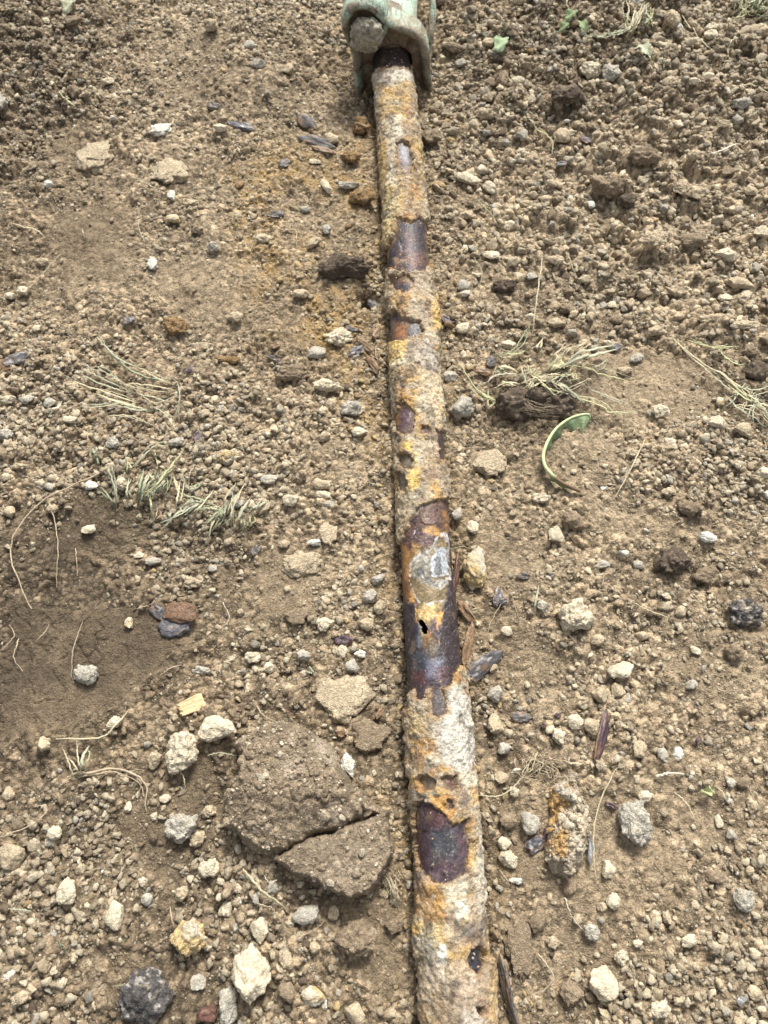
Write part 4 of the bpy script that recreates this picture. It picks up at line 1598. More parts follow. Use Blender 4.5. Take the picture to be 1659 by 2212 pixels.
for k, (q, col, st, so) in enumerate(SPATCH):
    e_ = 1.0 if st > .94 else 1.5
    s = lay(s, st * sst(-so * e_, so * e_, sdf(q, Xs * .5 + Xw * .5, Ys * .5 + Yw * .5) + so * (e_ - .4) * (n4 + .6 * n5)), col, .3, 60 + k)


def line(pts, wd, amp_noise=0.5):
    q = np.array(pts, float)
    d = np.full(X.shape, 1e9)
    for i in range(len(q) - 1):
        e = q[i + 1] - q[i]
        t = np.clip(((Xs - q[i, 0]) * e[0] + (Ys - q[i, 1]) * e[1]) / (e @ e), 0, 1)
        d = np.minimum(d, np.hypot(Xs - q[i, 0] - e[0] * t, Ys - q[i, 1] - e[1] * t))
    return (1 - sst(wd * .3, wd * 1.1, d + wd * 1.0 * vn(n3 * 220, 491))) * sst(-.75, .1, fbm(n3 * 120, 492, 2))


WH = (.50, .50, .48)
for pts, wd, col, st in [
    ([(886, 1215), (882, 1240), (884, 1262), (891, 1284), (903, 1298), (915, 1303), (928, 1303)], 2.2, WH, .85),
    ([(928, 1303), (940, 1298), (958, 1297)], 4.0, WH, .6),
    ([(886, 1215), (896, 1202), (908, 1192), (924, 1188)], 3.2, WH, .8),
    ([(912, 1196), (918, 1200), (922, 1208)], 5.0, WH, .7),
    ([(924, 1188), (935, 1180), (944, 1168)], 3.5, WH, .7),
    ([(944, 1162), (958, 1154), (969, 1156), (972, 1170)], 4.5, WH, .9),
    ([(935, 1206), (937, 1222), (935, 1244)], 1.8, WH, .8),
    ([(935, 1206), (953, 1186), (967, 1180)], 2.2, WH, .6),
    ([(972, 1170), (973, 1200), (974, 1242)], 2.2, WH, .6),
    ([(900, 1230), (915, 1245), (932, 1256), (948, 1262), (974, 1246)], 3.2, WH, .8),
    ([(932, 1262), (955, 1268), (968, 1262)], 3.5, WH, .6),
    ([(912, 1092), (905, 1100), (898, 1112)], 3.0, WH, .7),
    ([(896, 1145), (895, 1158)], 2.5, WH, .6),
    ([(903, 1324), (915, 1338), (920, 1350)], 1.6, (.5, .4, .2), .7),
    ([(893, 1303), (899, 1320), (898, 1340)], 1.6, (.42, .22, .06), .7),
    ([(957, 1318), (948, 1332), (945, 1352), (950, 1392)], 1.8, (.42, .25, .10), .7),
    ([(877, 960), (880, 880), (888, 878)], 1.2, (.4, .4, .4), .0),
    ([(888, 884), (886, 897), (879, 908)], 1.4, (.5, .5, .5), .7),
    ([(922, 1358), (922, 1368), (914, 1370), (910, 1360)], 2.5, (.50, .38, .18), .8),
    ([(862, 522), (868, 545)], 1.6, (.35, .36, .38), .5)]:
    s = lay(s, st * line(pts, wd), col, .15, 90)
reg = sst(-3, 6, sdf([(886, 1215), (905, 1192), (940, 1176), (972, 1158), (976, 1262), (940, 1268), (915, 1255), (890, 1262)], Xs, Ys))
s = lay(s, reg * sst(-.05, .35, fbm(n3 * 95 + 3, 901, 4)) * .5, (.42, .42, .40), .2, 95)
s = lay(s, reg * sst(.12, .3, fbm(n3 * 80 + 8, 905, 3)) * .8, (.06, .06, .06), .2, 96)
drk = sst(1.5, 0, np.abs(sdf(PL[4] + [(900, 1840)], Xs, Ys))) * .0
s = lay(s, .8 * line([(966, 1765), (975, 1790), (960, 1800), (945, 1812)], 2.0), (.02, .02, .025), .1, 91)
s = lay(s, sst(.62, .72, vn(n3 * 600, 493)) * .3, (.4, .38, .36), .1, 92)
s = s * (1 + .5 * fbm(n3 * 120, 499, 4))[:, None]
s = lay(s, sst(.2, .5, fbm(n3 * 55 + 31, 503, 5)) * .45, (.17, .125, .08), .3, 98)
steel = steel + .0005 * fbm(n3 * 150, 505, 3) * sst(-.2, .3, fbm(n3 * 40, 506, 2))      # specks of dust
bs = sst(.35, .6, fbm(n3 * 85, 495, 3)) * .5 * np.where((Y > 560) & (Y < 640), 1, .25)
s = lay(s, bs, (.26, .15, .07), .2, 93)
# rusty line where crust meets steel
rim = np.exp(-(np.clip(bare, -50, 50) / 2.4) ** 2)
s = lay(s, rim * .5, (.26, .15, .065), .3, 94)
s = lay(s, np.exp(-(np.clip(bare, 0, 60) / 5.5) ** 2) * sst(-.1, .35, fbm(n3 * 75, 909, 4)) * .7, (.24, .165, .09), .3, 97)

hole_poly = [(902, 1339), (911, 1338), (917, 1346), (923, 1357), (921, 1368), (914, 1369), (910, 1360), (909, 1352), (903, 1347)]
hole = sdf(hole_poly, X + 1.0 * vn(n3 * 500, 497), Y + 1.0 * vn(n3 * 500, 498)) > 0

nt_, nh_ = len(ts), NT
g = np.arange(nt_ * nh_).reshape(nt_, nh_)
g2 = np.roll(g, -1, axis=1)
quads = np.stack([g[:-1].ravel(), g2[:-1].ravel(), g2[1:].ravel(), g[1:].ravel()], 1)
quads = quads[~hole[quads].any(1)]
iscr = (crust[quads].mean(1) > 0.12)
VS = pipe_pt(R0 + steel)


def sub(qs, col, name, m, parent, VP):
    used = np.unique(qs)
    rm = np.zeros(nt_ * nh_, int)
    rm[used] = np.arange(len(used))
    return new_mesh(name, VP[used] - PO, rm[qs], col[used], [m], parent=parent)


ymid = 0.6
PO = np.array([float(pipe_x(ymid)), ymid, PIPE_Z])
pipe = empty("rusted_pipe", PO)
tag(pipe, "old steel pipe caked in ochre and white crust, rusted through at one small hole", "pipe")
near = (np.abs(X[quads[:, 0]] - 912) < 25) & (np.abs(Y[quads[:, 0]] - 1354) < 30) & (np.abs(h_[quads[:, 0]]) < 1.4)
ed = {}
for q_ in quads[near]:
    for i in range(4):
        u_, v_ = int(q_[i]), int(q_[(i + 1) % 4])
        if (v_, u_) in ed: del ed[(v_, u_)]
        else: ed[(u_, v_)] = 1
lipE = [(u_, v_) for u_, v_ in ed if abs(X[u_] - 912) < 16 and abs(Y[u_] - 1354) < 22 and abs(X[v_] - 912) < 16]
VL = pipe_pt(R0 + steel - .0028)
lv, lf, lc = [], [], []
for u_, v_ in lipE:
    k_ = len(lv)
    lv += [VS[v_] - PO, VS[u_] - PO, VL[u_] - PO, VL[v_] - PO]
    lf.append([k_, k_ + 1, k_ + 2, k_ + 3])
    lc += [(.34, .22, .10), (.34, .22, .10), (.12, .06, .03), (.12, .06, .03)]
if lv: new_mesh("hole_lip", np.array(lv), np.array(lf), np.array(lc), [M_crust], parent=pipe)
o = sub(quads, s, "steel_wall", M_steel, pipe, VS)
tag(o, "dark purple bare steel showing where the crust has come away, with a rust hole")
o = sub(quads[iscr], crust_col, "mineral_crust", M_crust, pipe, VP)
tag(o, "rough cream, white and ochre crust on the pipe")
# inner wall, open at the hole too
st_ = 3
ti, hi_ = ts[::4], th[::4]
T2, H2 = np.meshgrid(ti, hi_, indexing='ij')
tt, hh = T2.ravel(), H2.ravel()
sub_idx = g[::4, ::4].ravel()
Xi, Yi = X[sub_idx], Y[sub_idx]
hol2 = sdf(hole_poly, Xi, Yi) > -7
inner = np.stack([pipe_x(tt), tt, np.full_like(tt, PIPE_Z)], 1) + lat[sub_idx] * (np.sin(hh) * (R0 - .0035))[:, None] + np.array([0, 0, 1]) * (np.cos(hh) * (R0 - .0035))[:, None]
gi = np.arange(len(tt)).reshape(T2.shape)
gj = np.roll(gi, -1, axis=1)
qi = np.stack([gi[:-1].ravel(), gi[1:].ravel(), gj[1:].ravel(), gj[:-1].ravel()], 1)
qi = qi[~hol2[qi].any(1)]
new_mesh("inner_wall", inner - PO, qi, np.tile((.06, .035, .02), (len(tt), 1)), [M_crust], parent=pipe)

# ------------------------------------------------------------------ the coupling at the far end
yc_ = P(848, 152, PIPE_Z)[1]
KX, KY = float(pipe_x(yc_)), yc_ + 0.012
coup = empty("pipe_coupling", (KX, KY, PIPE_Z))
tag(coup, "dirty green painted cast coupling with a bolt ear, clamped round the pipe's far end", "pipe coupling")


def cpt(l, u, d):
    """lateral, up, depth (away) in metres in the coupling's frame"""
    return (l, d, u)


OUT = np.array([(-7.6, -11), (-8.0, -6), (-8.2, -1), (-8.4, 3), (-9.2, 5.2), (-10.2, 7.4), (-10.3, 9.8), (-9.2, 12.2), (-7.2, 13.6), (-4.6, 13.6), (-2.6, 12.3), (-1.2, 10.5),
                (1.0, 9.4), (3.6, 8.5), (5.8, 7.2), (7.0, 5.2), (7.7, 2.6), (8.2, -1), (8.8, -5), (9.3, -9), (9.0, -12), (4, -12.5), (0, -12.6), (-4, -12.4)]) * .01


def resample(poly, n):
    q = np.vstack([poly, poly[:1]])
    # smooth
    L = np.r_[0, np.cumsum(np.hypot(*np.diff(q, axis=0).T))]
    t = np.linspace(0, L[-1], n, endpoint=False)
    r = np.stack([np.interp(t, L, q[:, 0]), np.interp(t, L, q[:, 1])], 1)
    for _ in range(6):
        r = (np.roll(r, 1, 0) + 2 * r + np.roll(r, -1, 0)) / 4
    return r


NA = 240
outl = resample(OUT, NA)
ang = np.arctan2(outl[:, 1], outl[:, 0])
holec = np.stack([np.cos(ang), np.sin(ang)], 1) * (R0 + .0035)
# match parameter: rings from outline in to the hole
rings = []


def ring(poly, d): rings.append(np.stack([poly[:, 0], np.full(len(poly), d), poly[:, 1]], 1))


nrm = np.stack([np.roll(outl[:, 1], -1) - np.roll(outl[:, 1], 1), -(np.roll(outl[:, 0], -1) - np.roll(outl[:, 0], 1))], 1)
nrm /= np.linalg.norm(nrm, axis=1, keepdims=True) + 1e-9
if (nrm * outl).sum() < 0: nrm = -nrm
ring(outl * .55, .12)
ring(outl * .62, .085)
ring(outl * .82, .055)
ring(outl - nrm * .004, .038)
for a in np.linspace(0, 1, 7):
    th_ = a * math.pi
    ring(outl - nrm * (.010 - .008 * math.sin(th_) - .002 * math.cos(math.pi - th_) * 0), .012 - .016 * math.cos(math.pi - th_) * -1 if False else .014 * math.cos(th_) + .0)
inn = outl - nrm * .018
ring(inn, -.006)
ring(inn * .96, .004)
for k in (0.25, .5, .75, .95):
    ring(inn * .96 * (1 - k) + holec * k, .006 + .002 * k)
ring(holec, .008)
ring(holec * .985, .03)
RV = np.concatenate(rings)
nr = len(rings)
gg = np.arange(nr * NA).reshape(nr, NA)
gh = np.roll(gg, -1, 1)
QF = np.stack([gg[:-1].ravel(), gh[:-1].ravel(), gh[1:].ravel(), gg[1:].ravel()], 1)
RV = RV + 0.0009 * np.stack([vn(RV * 240, 704), vn(RV * 240, 705), vn(RV * 240, 706)], 1)
RV = RV + 0.0022 * np.stack([fbm(RV * 50, 701, 2), fbm(RV * 50, 702, 2), fbm(RV * 50, 703, 2)], 1)
GREEN = np.array([.30, .385, .30])
DIRT = np.array([.20, .155, .105])


def green_cols(p, amount, seed, face=None):
    c = np.tile(GREEN, (len(p), 1)) * (1 + .12 * fbm(p * 30, seed, 3))[:, None]
    d = sst(-.2, .3, fbm(p * 26, seed + 3, 4) + .5 * fbm(p * 110, seed + 4, 3) + amount)[:, None]
    c = c * (1 - d * .88) + DIRT * (1 + .3 * fbm(p * 90, seed + 5, 3))[:, None] * d * .88
    r = sst(.25, .45, fbm(p * 55, seed + 7, 3))[:, None] * .8
    c = c * (1 - r) + np.array([.10, .05, .03]) * r
    sp_ = sst(.35, .6, vn(p * 320, seed + 9))[:, None] * .7
    c = c * (1 - sp_) + np.array([.06, .05, .04]) * sp_
    wr = sst(.3, .55, fbm(p * 75, seed + 11, 3))[:, None] * .5
    return c * (1 - wr) + np.array([.45, .46, .38]) * wr


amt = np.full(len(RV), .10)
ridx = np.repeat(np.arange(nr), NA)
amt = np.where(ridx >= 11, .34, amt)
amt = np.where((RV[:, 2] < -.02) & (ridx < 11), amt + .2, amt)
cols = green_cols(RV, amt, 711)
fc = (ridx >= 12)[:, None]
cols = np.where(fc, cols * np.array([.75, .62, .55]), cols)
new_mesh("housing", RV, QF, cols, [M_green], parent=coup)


def lathe(name, prof, axis_dir, origin, cols_fn, m, seg=48, noise=0.0, seed=0, parent=None, squash=1.0, grit=0.0):
    """prof: [(radius, along)], around axis_dir through origin"""
    a = Vector(axis_dir).normalized()
    e1 = a.orthogonal().normalized()
    e2 = a.cross(e1)
    A = np.linspace(0, 2 * math.pi, seg, endpoint=False)
    R_ = []
    for r, z in prof:
        for t in A:
            R_.append(Vector(origin) + a * z + e1 * (math.cos(t) * r) + e2 * (math.sin(t) * r * squash))
    R_ = np.array([v[:] for v in R_])
    if noise:
        R_ = R_ + noise * np.stack([fbm(R_ * 80, seed, 3), fbm(R_ * 80, seed + 1, 3), fbm(R_ * 80, seed + 2, 3)], 1)
    if grit:
        k1, _ = crumbs3(R_, .009, seed, .7)
        k2, _ = crumbs3(R_, .0045, seed + 1, .7)
        dv = R_ - R_.mean(0)
        dv /= np.linalg.norm(dv, axis=1, keepdims=True) + 1e-9
        R_ = R_ + dv * (grit * (k1 + .5 * k2))[:, None]
    n = len(prof)
    G = np.arange(n * seg).reshape(n, seg)
    G2 = np.roll(G, -1, 1)
    Q = np.stack([G[:-1].ravel(), G2[:-1].ravel(), G2[1:].ravel(), G[1:].ravel()], 1)
    return new_mesh(name, R_, Q, cols_fn(R_), [m], parent=parent)


def dirty(p): return np.array([.30, .27, .21]) * (1 + .5 * fbm(p * 70, 731, 4) + .35 * vn(p * 260, 733))[:, None]


# bolt: dirt-caked rounded head in front of the ear, shank behind it
R = .030
head = [(0.0005, -.044), (.008, -.0438), (.016, -.042), (.022, -.040), (.0265, -.036), (.029, -.031), (.030, -.026), (.0305, -.020), (.030, -.014), (.030, -.008), (.0285, -.002), (.0285, .0), (.0, .0)]
_h = np.array(head) * np.array([1, .6]); _t = np.r_[0, np.cumsum(np.hypot(*np.diff(_h, axis=0).T))]; _u = np.linspace(0, _t[-1], 46)
head = list(zip(np.interp(_u, _t, _h[:, 0]), np.interp(_u, _t, _h[:, 1])))
lathe("bolt_head", head, (0, 1, 0), (-.052, -.012, .080), dirty, M_clod, 120, .0050, 741, coup, grit=.006)
lathe("bolt_shank", [(.010, 0), (.0105, .05), (.010, .10), (.0115, .12), (.016, .12), (.016, .15), (0, .15)], (0, 1, .05), (-.062, .03, .118), dirty, M_clod, 24, .0012, 745, coup)
# ear boss, a raised ring round the bolt
boss = [(.043, .050), (.045, .02), (.0465, -.002), (.0455, -.012), (.041, -.019), (.035, -.019), (.031, -.010), (.029, .0)]
lathe("bolt_boss", boss, (0, 1, 0), (-.054, .010, .088), lambda p: green_cols(p, np.where(p[:, 2] < .08, .25, -.25), 751), M_green, 60, .001, 755, coup)
# neck: the painted fitting that carries on beyond
neck = [(.070, .025), (.062, .045), (.052, .07), (.046, .10), (.0445, .16), (.046, .3), (.047, .5), (.047, .9), (0, .9)]
lathe("fitting_neck", neck, (0.06, 1, 0.0), (0.0, 0, .006), lambda p: green_cols(p, .02, 761) * 1.1 + .04, M_green, 80, .0015, 765, coup)
# far bolt lug on the right with its curved strap


def tube(pts, rad, seg=8, flat=1.0, col=None):
    """tube through pts (n,3) with radii; returns verts, quads"""
    pts = np.array(pts, float)
    n = len(pts)
    rad = np.broadcast_to(np.array(rad, float), (n,))
    d = np.gradient(pts, axis=0)
    d /= np.linalg.norm(d, axis=1, keepdims=True) + 1e-12
    up = np.array([0.0, 0.0, 1.0])
    e1 = np.cross(d, up)
    l_ = np.linalg.norm(e1, axis=1, keepdims=True)
    e1 = np.where(l_ < 1e-3, np.array([1.0, 0, 0]), e1 / (l_ + 1e-9))
    e2 = np.cross(e1, d)
    A = np.linspace(0, 2 * math.pi, seg, endpoint=False)
    V = pts[:, None] + (e1[:, None] * np.cos(A)[None, :, None] + e2[:, None] * np.sin(A)[None, :, None] * flat) * rad[:, None, None]
    V = V.reshape(-1, 3)
    G = np.arange(n * seg).reshape(n, seg)
    G2 = np.roll(G, -1, 1)
    Q = np.stack([G[:-1].ravel(), G2[:-1].ravel(), G2[1:].ravel(), G[1:].ravel()], 1)
    return V, Q


def spline(pts, n=24):
    pts = np.array(pts, float)
    k = len(pts)
    if k == 2: return pts[0] + (pts[1] - pts[0]) * np.linspace(0, 1, n)[:, None]
    t = np.linspace(0, k - 1, n)
    i = np.clip(t.astype(int), 0, k - 2)
    f = (t - i)[:, None]
    pe = np.vstack([2 * pts[0] - pts[1], pts, 2 * pts[-1] - pts[-2]])
    a, b, c_, d_ = pe[i], pe[i + 1], pe[i + 2], pe[i + 3]
    return .5 * (2 * b + (c_ - a) * f + (2 * a - 5 * b + 4 * c_ - d_) * f ** 2 + (3 * b - a - 3 * c_ + d_) * f ** 3)


sp = spline([(.052, .30, .055), (.075, .20, .05), (.084, .13, .035), (.080, .085, .01), (.072, .06, -.02)], 40)
v, q_ = tube(sp, .007, 12, flat=1.8)
new_mesh("strap", v, q_, green_cols(v, .25, 771), [M_green], parent=coup)

# ------------------------------------------------------------------ grass, straw, roots
PC = dict(g=(.25, .27, .17), s=(.43, .38, .25), y=(.34, .34, .19), r=(.36, .29, .20), d=(.16, .12, .085), l=(.30, .38, .18), w=(.52, .48, .38), e=(.33, .33, .235))


def blade_geo(pts, width, lift, seed, round_=False, droop=True):
    """pts in photo px, lying on or lifted above the soil. returns verts, quads"""
    r = np.random.default_rng(seed)
    n = 22
    q = spline([(a, b) for a, b in pts], n)
    t = np.linspace(0, 1, n)
    xs, ys = [], []
    z = 0.004 + lift * np.sin(np.pi * np.clip(t, 0, 1) ** .8) if droop else 0.003 + lift * t
    W3 = np.array([(*P(a, b, zz), zz) for (a, b), zz in zip(q, z)])
    hz = H(W3[:, 0], W3[:, 1], False)
    W3[:, 2] += np.maximum(hz, hz.mean()) + .001
    W3 += r.normal(0, .0004, W3.shape)
    if round_:
        return tube(W3, width * .5 * (1 - .55 * t) * (1 + .25 * vn(np.c_[t * 9, t * 0, t * 0 + seed], 3)), 6)
    d = np.gradient(W3, axis=0)
    d /= np.linalg.norm(d, axis=1, keepdims=True) + 1e-9
    tilt = r.uniform(-.5, .5)
    side = np.cross(d, np.array([math.sin(tilt), 0, math.cos(tilt)]))
    side /= np.linalg.norm(side, axis=1, keepdims=True) + 1e-9
    wd = width * .5 * np.minimum(1, (1 - t) * 3.5 + .12) * np.minimum(1, .55 + t * 2)
    nrm_ = np.cross(side, d)
    rows = [W3 - side * wd[:, None] + nrm_ * (wd * .35)[:, None], W3, W3 + side * wd[:, None] + nrm_ * (wd * .35)[:, None],
            W3 + side * wd[:, None] * .9 + nrm_ * (wd * .35 - .00025)[:, None], W3 - nrm_ * .0003, W3 - side * wd[:, None] * .9 + nrm_ * (wd * .35 - .00025)[:, None]]
    V = np.stack(rows, 1).reshape(-1, 3)
    G = np.arange(n * 6).reshape(n, 6)
    G2 = np.roll(G, -1, 1)
    Q = np.stack([G[:-1].ravel(), G2[:-1].ravel(), G2[1:].ravel(), G[1:].ravel()], 1)
    return V, Q


def merge(lst):
    V, Q, C, o_ = [], [], [], 0
    for v, q, c in lst:
        V.append(v); Q.append(q + o_); C.append(c); o_ += len(v)
    return np.concatenate(V), np.concatenate(Q), np.concatenate(C)


def plant_col(v, key, seed):
    c = np.array(PC[key])
    return c * (1 + .16 * fbm(v * 140 + seed, seed, 3))[:, None]


# tufts: blades given in photo px (x0 y0 x1 y1 ...), colour, width mm
def tuft(name, base_px, blades, label, cat, roots=None, clod=None, group=None, seed=0):
    bx, by = P(*base_px)
    bz = float(H(np.array([bx]), np.array([by]), False)[0])
    root = empty(name, (bx, by, bz))
    tag(root, label, cat, group)
    O3 = np.array([bx, by, bz])
    r2 = np.random.default_rng(seed)
    if len(blades) > 10:
        blades = blades + [([(a + r2.normal(0, 7), b + r2.normal(0, 7)) for a, b in pts], key, wd * r2.uniform(.45, .8), lift * r2.uniform(.5, 1.2)) for pts, key, wd, lift in blades]
    for k, (pts, key, wd, lift) in enumerate(blades):
        v, q = blade_geo(pts, wd * .00125, (lift + 5) * .001, seed * 100 + k)
        new_mesh("blade", v - O3, q, plant_col(v, key, seed + k), [M_leaf], parent=root)
    if roots:
        lst = []
        for k, (pts, key, wd, lift) in enumerate(roots):
            v, q = blade_geo(pts, wd * .001, lift * .001, seed * 100 + 50 + k, round_=True)
            lst.append((v - O3, q, plant_col(v, key, seed + k)))
        V, Q, C = merge(lst)
        new_mesh("roots", V, Q, C, [M_leaf], parent=root)
    if clod:
        (cx_, cy_, wp, hp, zz, key) = clod
        s_, sa_, _ = mpp(cy_)
        x_, y_ = P(cx_, cy_, .01)
        rb = np.random.default_rng(seed)
        lst = []
        for j in range(9):
            q, f = rock(seed * 9 + j, 4, cuts=3, lump=.5, rough=.16, crumb=.28, asp=(1, .8, .7))
            fr = rb.uniform(.32, .55)
            ox, oy = rb.uniform(-.32, .32) * wp * s_, rb.uniform(-.28, .28) * hp * s_ / (sa_ + .3)
            V = q * np.array([wp * s_ * .5 * fr, wp * s_ * .42 * fr, zz * rb.uniform(.55, 1)]) + np.array([x_ + ox, y_ + oy, bz + zz * .25]) - O3
            lst.append((V, f, np.array(COLS[key]) * (1.1 + .5 * fbm(q * 6, seed + j, 4))[:, None] + np.array([.12, .10, .075]) * sst(.1, .4, fbm(q * 9, seed + j + 3, 3))[:, None]))
        V, f, c = merge(lst)
        new_mesh("root_ball", V, f, c, [M_clod], parent=root)
    return root


def B(s, key, wd=2.2, lift=8):
    a = [float(t) for t in s.split()]
    return ([(a[i], a[i + 1]) for i in range(0, len(a), 2)], key, wd, lift)


tuft("grass_tuft", (300, 850), [B("165 829 230 850 305 874", 's'), B("180 817 280 852", 'e'), B("202 852 260 872 320 887", 's'), B("185 886 240 880 300 884", 'e', 1.6),
     B("215 737 255 775 300 797", 'e', 2), B("240 770 300 812 370 832", 'g', 2.4), B("300 797 340 820 370 832", 's', 1.6), B("215 800 270 830 330 850", 's', 1.6),
     B("250 870 290 888 330 890", 'e'), B("385 830 388 860 378 905", 'e', 1.6), B("275 830 330 834 380 845", 's', 1.8), B("290 850 330 862 370 870", 'e', 1.8),
     B("230 905 280 900 340 925", 's', 1.5), B("190 800 240 812 290 850", 'e', 1.5), B("330 880 360 900 372 930", 'e', 1.4)],
     "flattened sheaf of dusty dry grass stalks in gravel, beyond the green grass clump", "grass tuft", seed=11)
tuft("grass_tuft", (298, 1085), [B("253 1094 248 1050 235 1007", 'e', 3.4, 22), B("249 1093 236 1075 222 1055", 'g', 2.2, 12), B("270 1080 276 1055 280 1035", 'e', 2.2, 14), B("288 1078 275 1058", 'e', 2),
     B("296 1083 304 1050 312 1013", 'g', 2.8, 22), B("298 1084 312 1052 323 1019", 'e', 2.6, 20), B("301 1083 345 1040 396 971", 'y', 3.0, 25), B("306 1080 350 1040 375 1010", 'g', 2.4, 18),
     B("300 1080 322 1050 338 1025", 'g', 2.2, 16), B("325 1066 340 1040 350 1015", 'g', 2.2, 14), B("336 1050 330 1035 322 1022", 's', 2, 10), B("284 1013 329 971 368 960", 'e', 2.4, 12),
     B("274 1027 276 1008 275 990", 'y', 2.2, 14), B("334 990 336 975", 'y', 2, 8), B("203 974 210 986 217 999", 'g', 3.6, 8), B("329 1122 326 1085 317 1049", 'y', 2.2, 16),
     B("310 1080 335 1060 345 1030", 'e', 2.2, 16), B("300 1084 330 1062 360 1045", 'e', 2, 12), B("355 1078 368 1045 372 1015", 'g', 1.8, 14), B("332 1130 340 1110 344 1098", 'r', 1.8, 8)],
     "clump of short cut green grass blades standing in gravel beside dark soil", "grass tuft", seed=12)
tuft("grass_tuft", (480, 1110), [B("382 1114 386 1080 390 1038", 's', 2.4, 20), B("392 1090 380 1050 374 1025", 's', 1.8, 16), B("351 1147 385 1114 435 1083", 'e', 2.6, 14), B("390 1069 435 1085 483 1102", 'g', 2.2, 10),
     B("402 1058 420 1052 438 1049", 'g', 2.6, 6), B("424 1125 445 1090 466 1063", 's', 1.8, 14), B("483 1108 492 1075 513 1046", 's', 3.0, 20), B("452 1170 465 1135 480 1108", 's', 1.8, 12),
     B("502 1147 503 1100 505 1063", 'e', 2.2, 16), B("511 1147 525 1110 544 1080", 'e', 2.6, 16), B("497 1136 510 1090 530 1049", 's', 2.0, 18), B("541 1147 542 1130 541 1119", 'y', 2.4, 10),
     B("547 1114 558 1098 572 1080", 'e', 4.2, 10), B("446 1150 466 1125 488 1102", 'g', 2.4, 12), B("440 1114 460 1108 483 1111", 's', 2, 8), B("430 1108 455 1110 480 1114", 'g', 2, 8),
     B("488 1133 490 1105 494 1085", 'e', 2, 14), B("519 1130 523 1110 525 1097", 'g', 2, 12), B("525 1147 525 1135 525 1125", 'y', 2, 8), B("393 1125 393 1110 393 1097", 'e', 2, 10),
     B("400 1120 425 1100 445 1086", 'e', 3.4, 10), B("372 1108 368 1120 362 1130", 'e', 3.6, 5), B("470 1140 485 1115 500 1095", 'g', 2, 12), B("462 1155 478 1128 492 1112", 'g', 1.8, 10)],
     "wide fan of cut grass blades and yellow straw standing at the dark soil's edge", "grass tuft", seed=13)
rr = np.random.default_rng(5)
rootsC = [([(1080 + rr.uniform(0, 60), 860 + rr.uniform(-10, 20)), (1150 + rr.uniform(-20, 40), 875 + rr.uniform(-25, 25)), (1180 + rr.uniform(0, 90), 870 + rr.uniform(-30, 45))], rr.choice(['r', 'd', 'd', 's']), rr.uniform(.6, 1.1), rr.uniform(8, 26)) for _ in range(60)]
fringe = [([(1110 + rr.uniform(0, 130), 835 + rr.uniform(-15, 25)), (1120 + rr.uniform(0, 130), 820 + rr.uniform(-25, 25))], rr.choice(['s', 'e', 's', 'y']), rr.uniform(1, 2), rr.uniform(12, 30)) for _ in range(26)]
tuft("grass_tuft", (1160, 865), [B("995 794 1012 822 1035 849 1075 866", 'y', 1.8), B("1035 849 1052 860 1075 868", 'y', 3.2, 8), B("1075 778 1110 756 1147 700", 'g', 1.6), B("1077 776 1105 774 1132 763", 'y', 2, 16),
     B("1070 802 1090 796 1119 811", 's', 4.0, 16), B("1070 800 1085 820", 'e', 3, 12), B("1081 827 1105 836 1127 838", 's', 2.2, 20), B("1132 868 1148 838 1165 820", 's', 2, 22), B("1156 829 1210 782 1268 745", 's', 2.2, 26),
     B("1163 767 1168 750 1169 736", 's', 2.6, 14), B("1182 811 1259 785 1330 763", 'e', 4.6, 24), B("1215 802 1290 815 1365 833", 'y', 1.8, 14), B("1182 833 1226 851 1259 879", 'e', 4.2, 20),
     B("1215 860 1270 872 1303 882 1310 892 1340 894 1375 893", 'y', 2.2, 10), B("1154 832 1185 850 1215 860", 'y', 2.6, 22), B("1197 823 1228 826", 'e', 2, 18), B("1255 840 1310 858 1360 877", 'e', 1.4, 8),
     B("1156 884 1217 851 1283 824", 's', 1.3, 14), B("1045 836 1075 814 1125 818", 'w', 1.3, 14), B("1060 845 1100 832 1140 840", 's', 2.4, 20), B("1135 850 1150 832 1175 834 1178 850", 's', 3, 22),
     B("1180 800 1200 770 1232 748", 'r', 1.8, 16), B("1220 800 1250 770 1275 750", 'r', 1.6, 12), B("1100 790 1085 805 1078 812", 'y', 2, 12), B("1180 850 1210 858 1250 862", 'e', 2, 16), B("1270 808 1295 795 1310 780", 'e', 1.6, 14)] + fringe,
     "uprooted grass tuft with tangled dark roots and long blades lying right of the pipe", "grass tuft", roots=rootsC, clod=(1165, 872, 185, 78, .030, 'd'), seed=14)
tuft("grass_tuft", (1590, 860), [B("1460 742 1510 790 1570 820 1659 905", 's', 2.6, 10), B("1480 740 1530 755 1590 760", 'y', 2.2, 10), B("1545 765 1570 790 1600 800", 'y', 2, 12), B("1520 800 1580 850 1659 880", 'e', 1.8, 8),
     B("1560 830 1610 870 1655 900", 'y', 3, 14), B("1580 840 1620 850 1665 840", 'e', 2, 10), B("1570 880 1620 890 1665 920", 's', 2, 8), B("1560 860 1600 900 1650 930", 'e', 2, 8),
     B("1600 840 1580 870 1555 890", 'e', 1.8, 10), B("1620 850 1600 890 1590 915", 's', 1.8, 10), B("1630 870 1610 900 1600 930", 'e', 1.8, 10), B("1590 850 1640 880 1670 890", 's', 2.6, 16), B("1610 860 1650 900 1670 930", 'e', 2.6, 12)],
     "loose grass stalks and hay heaped at the right edge of the photo", "grass tuft", seed=15)
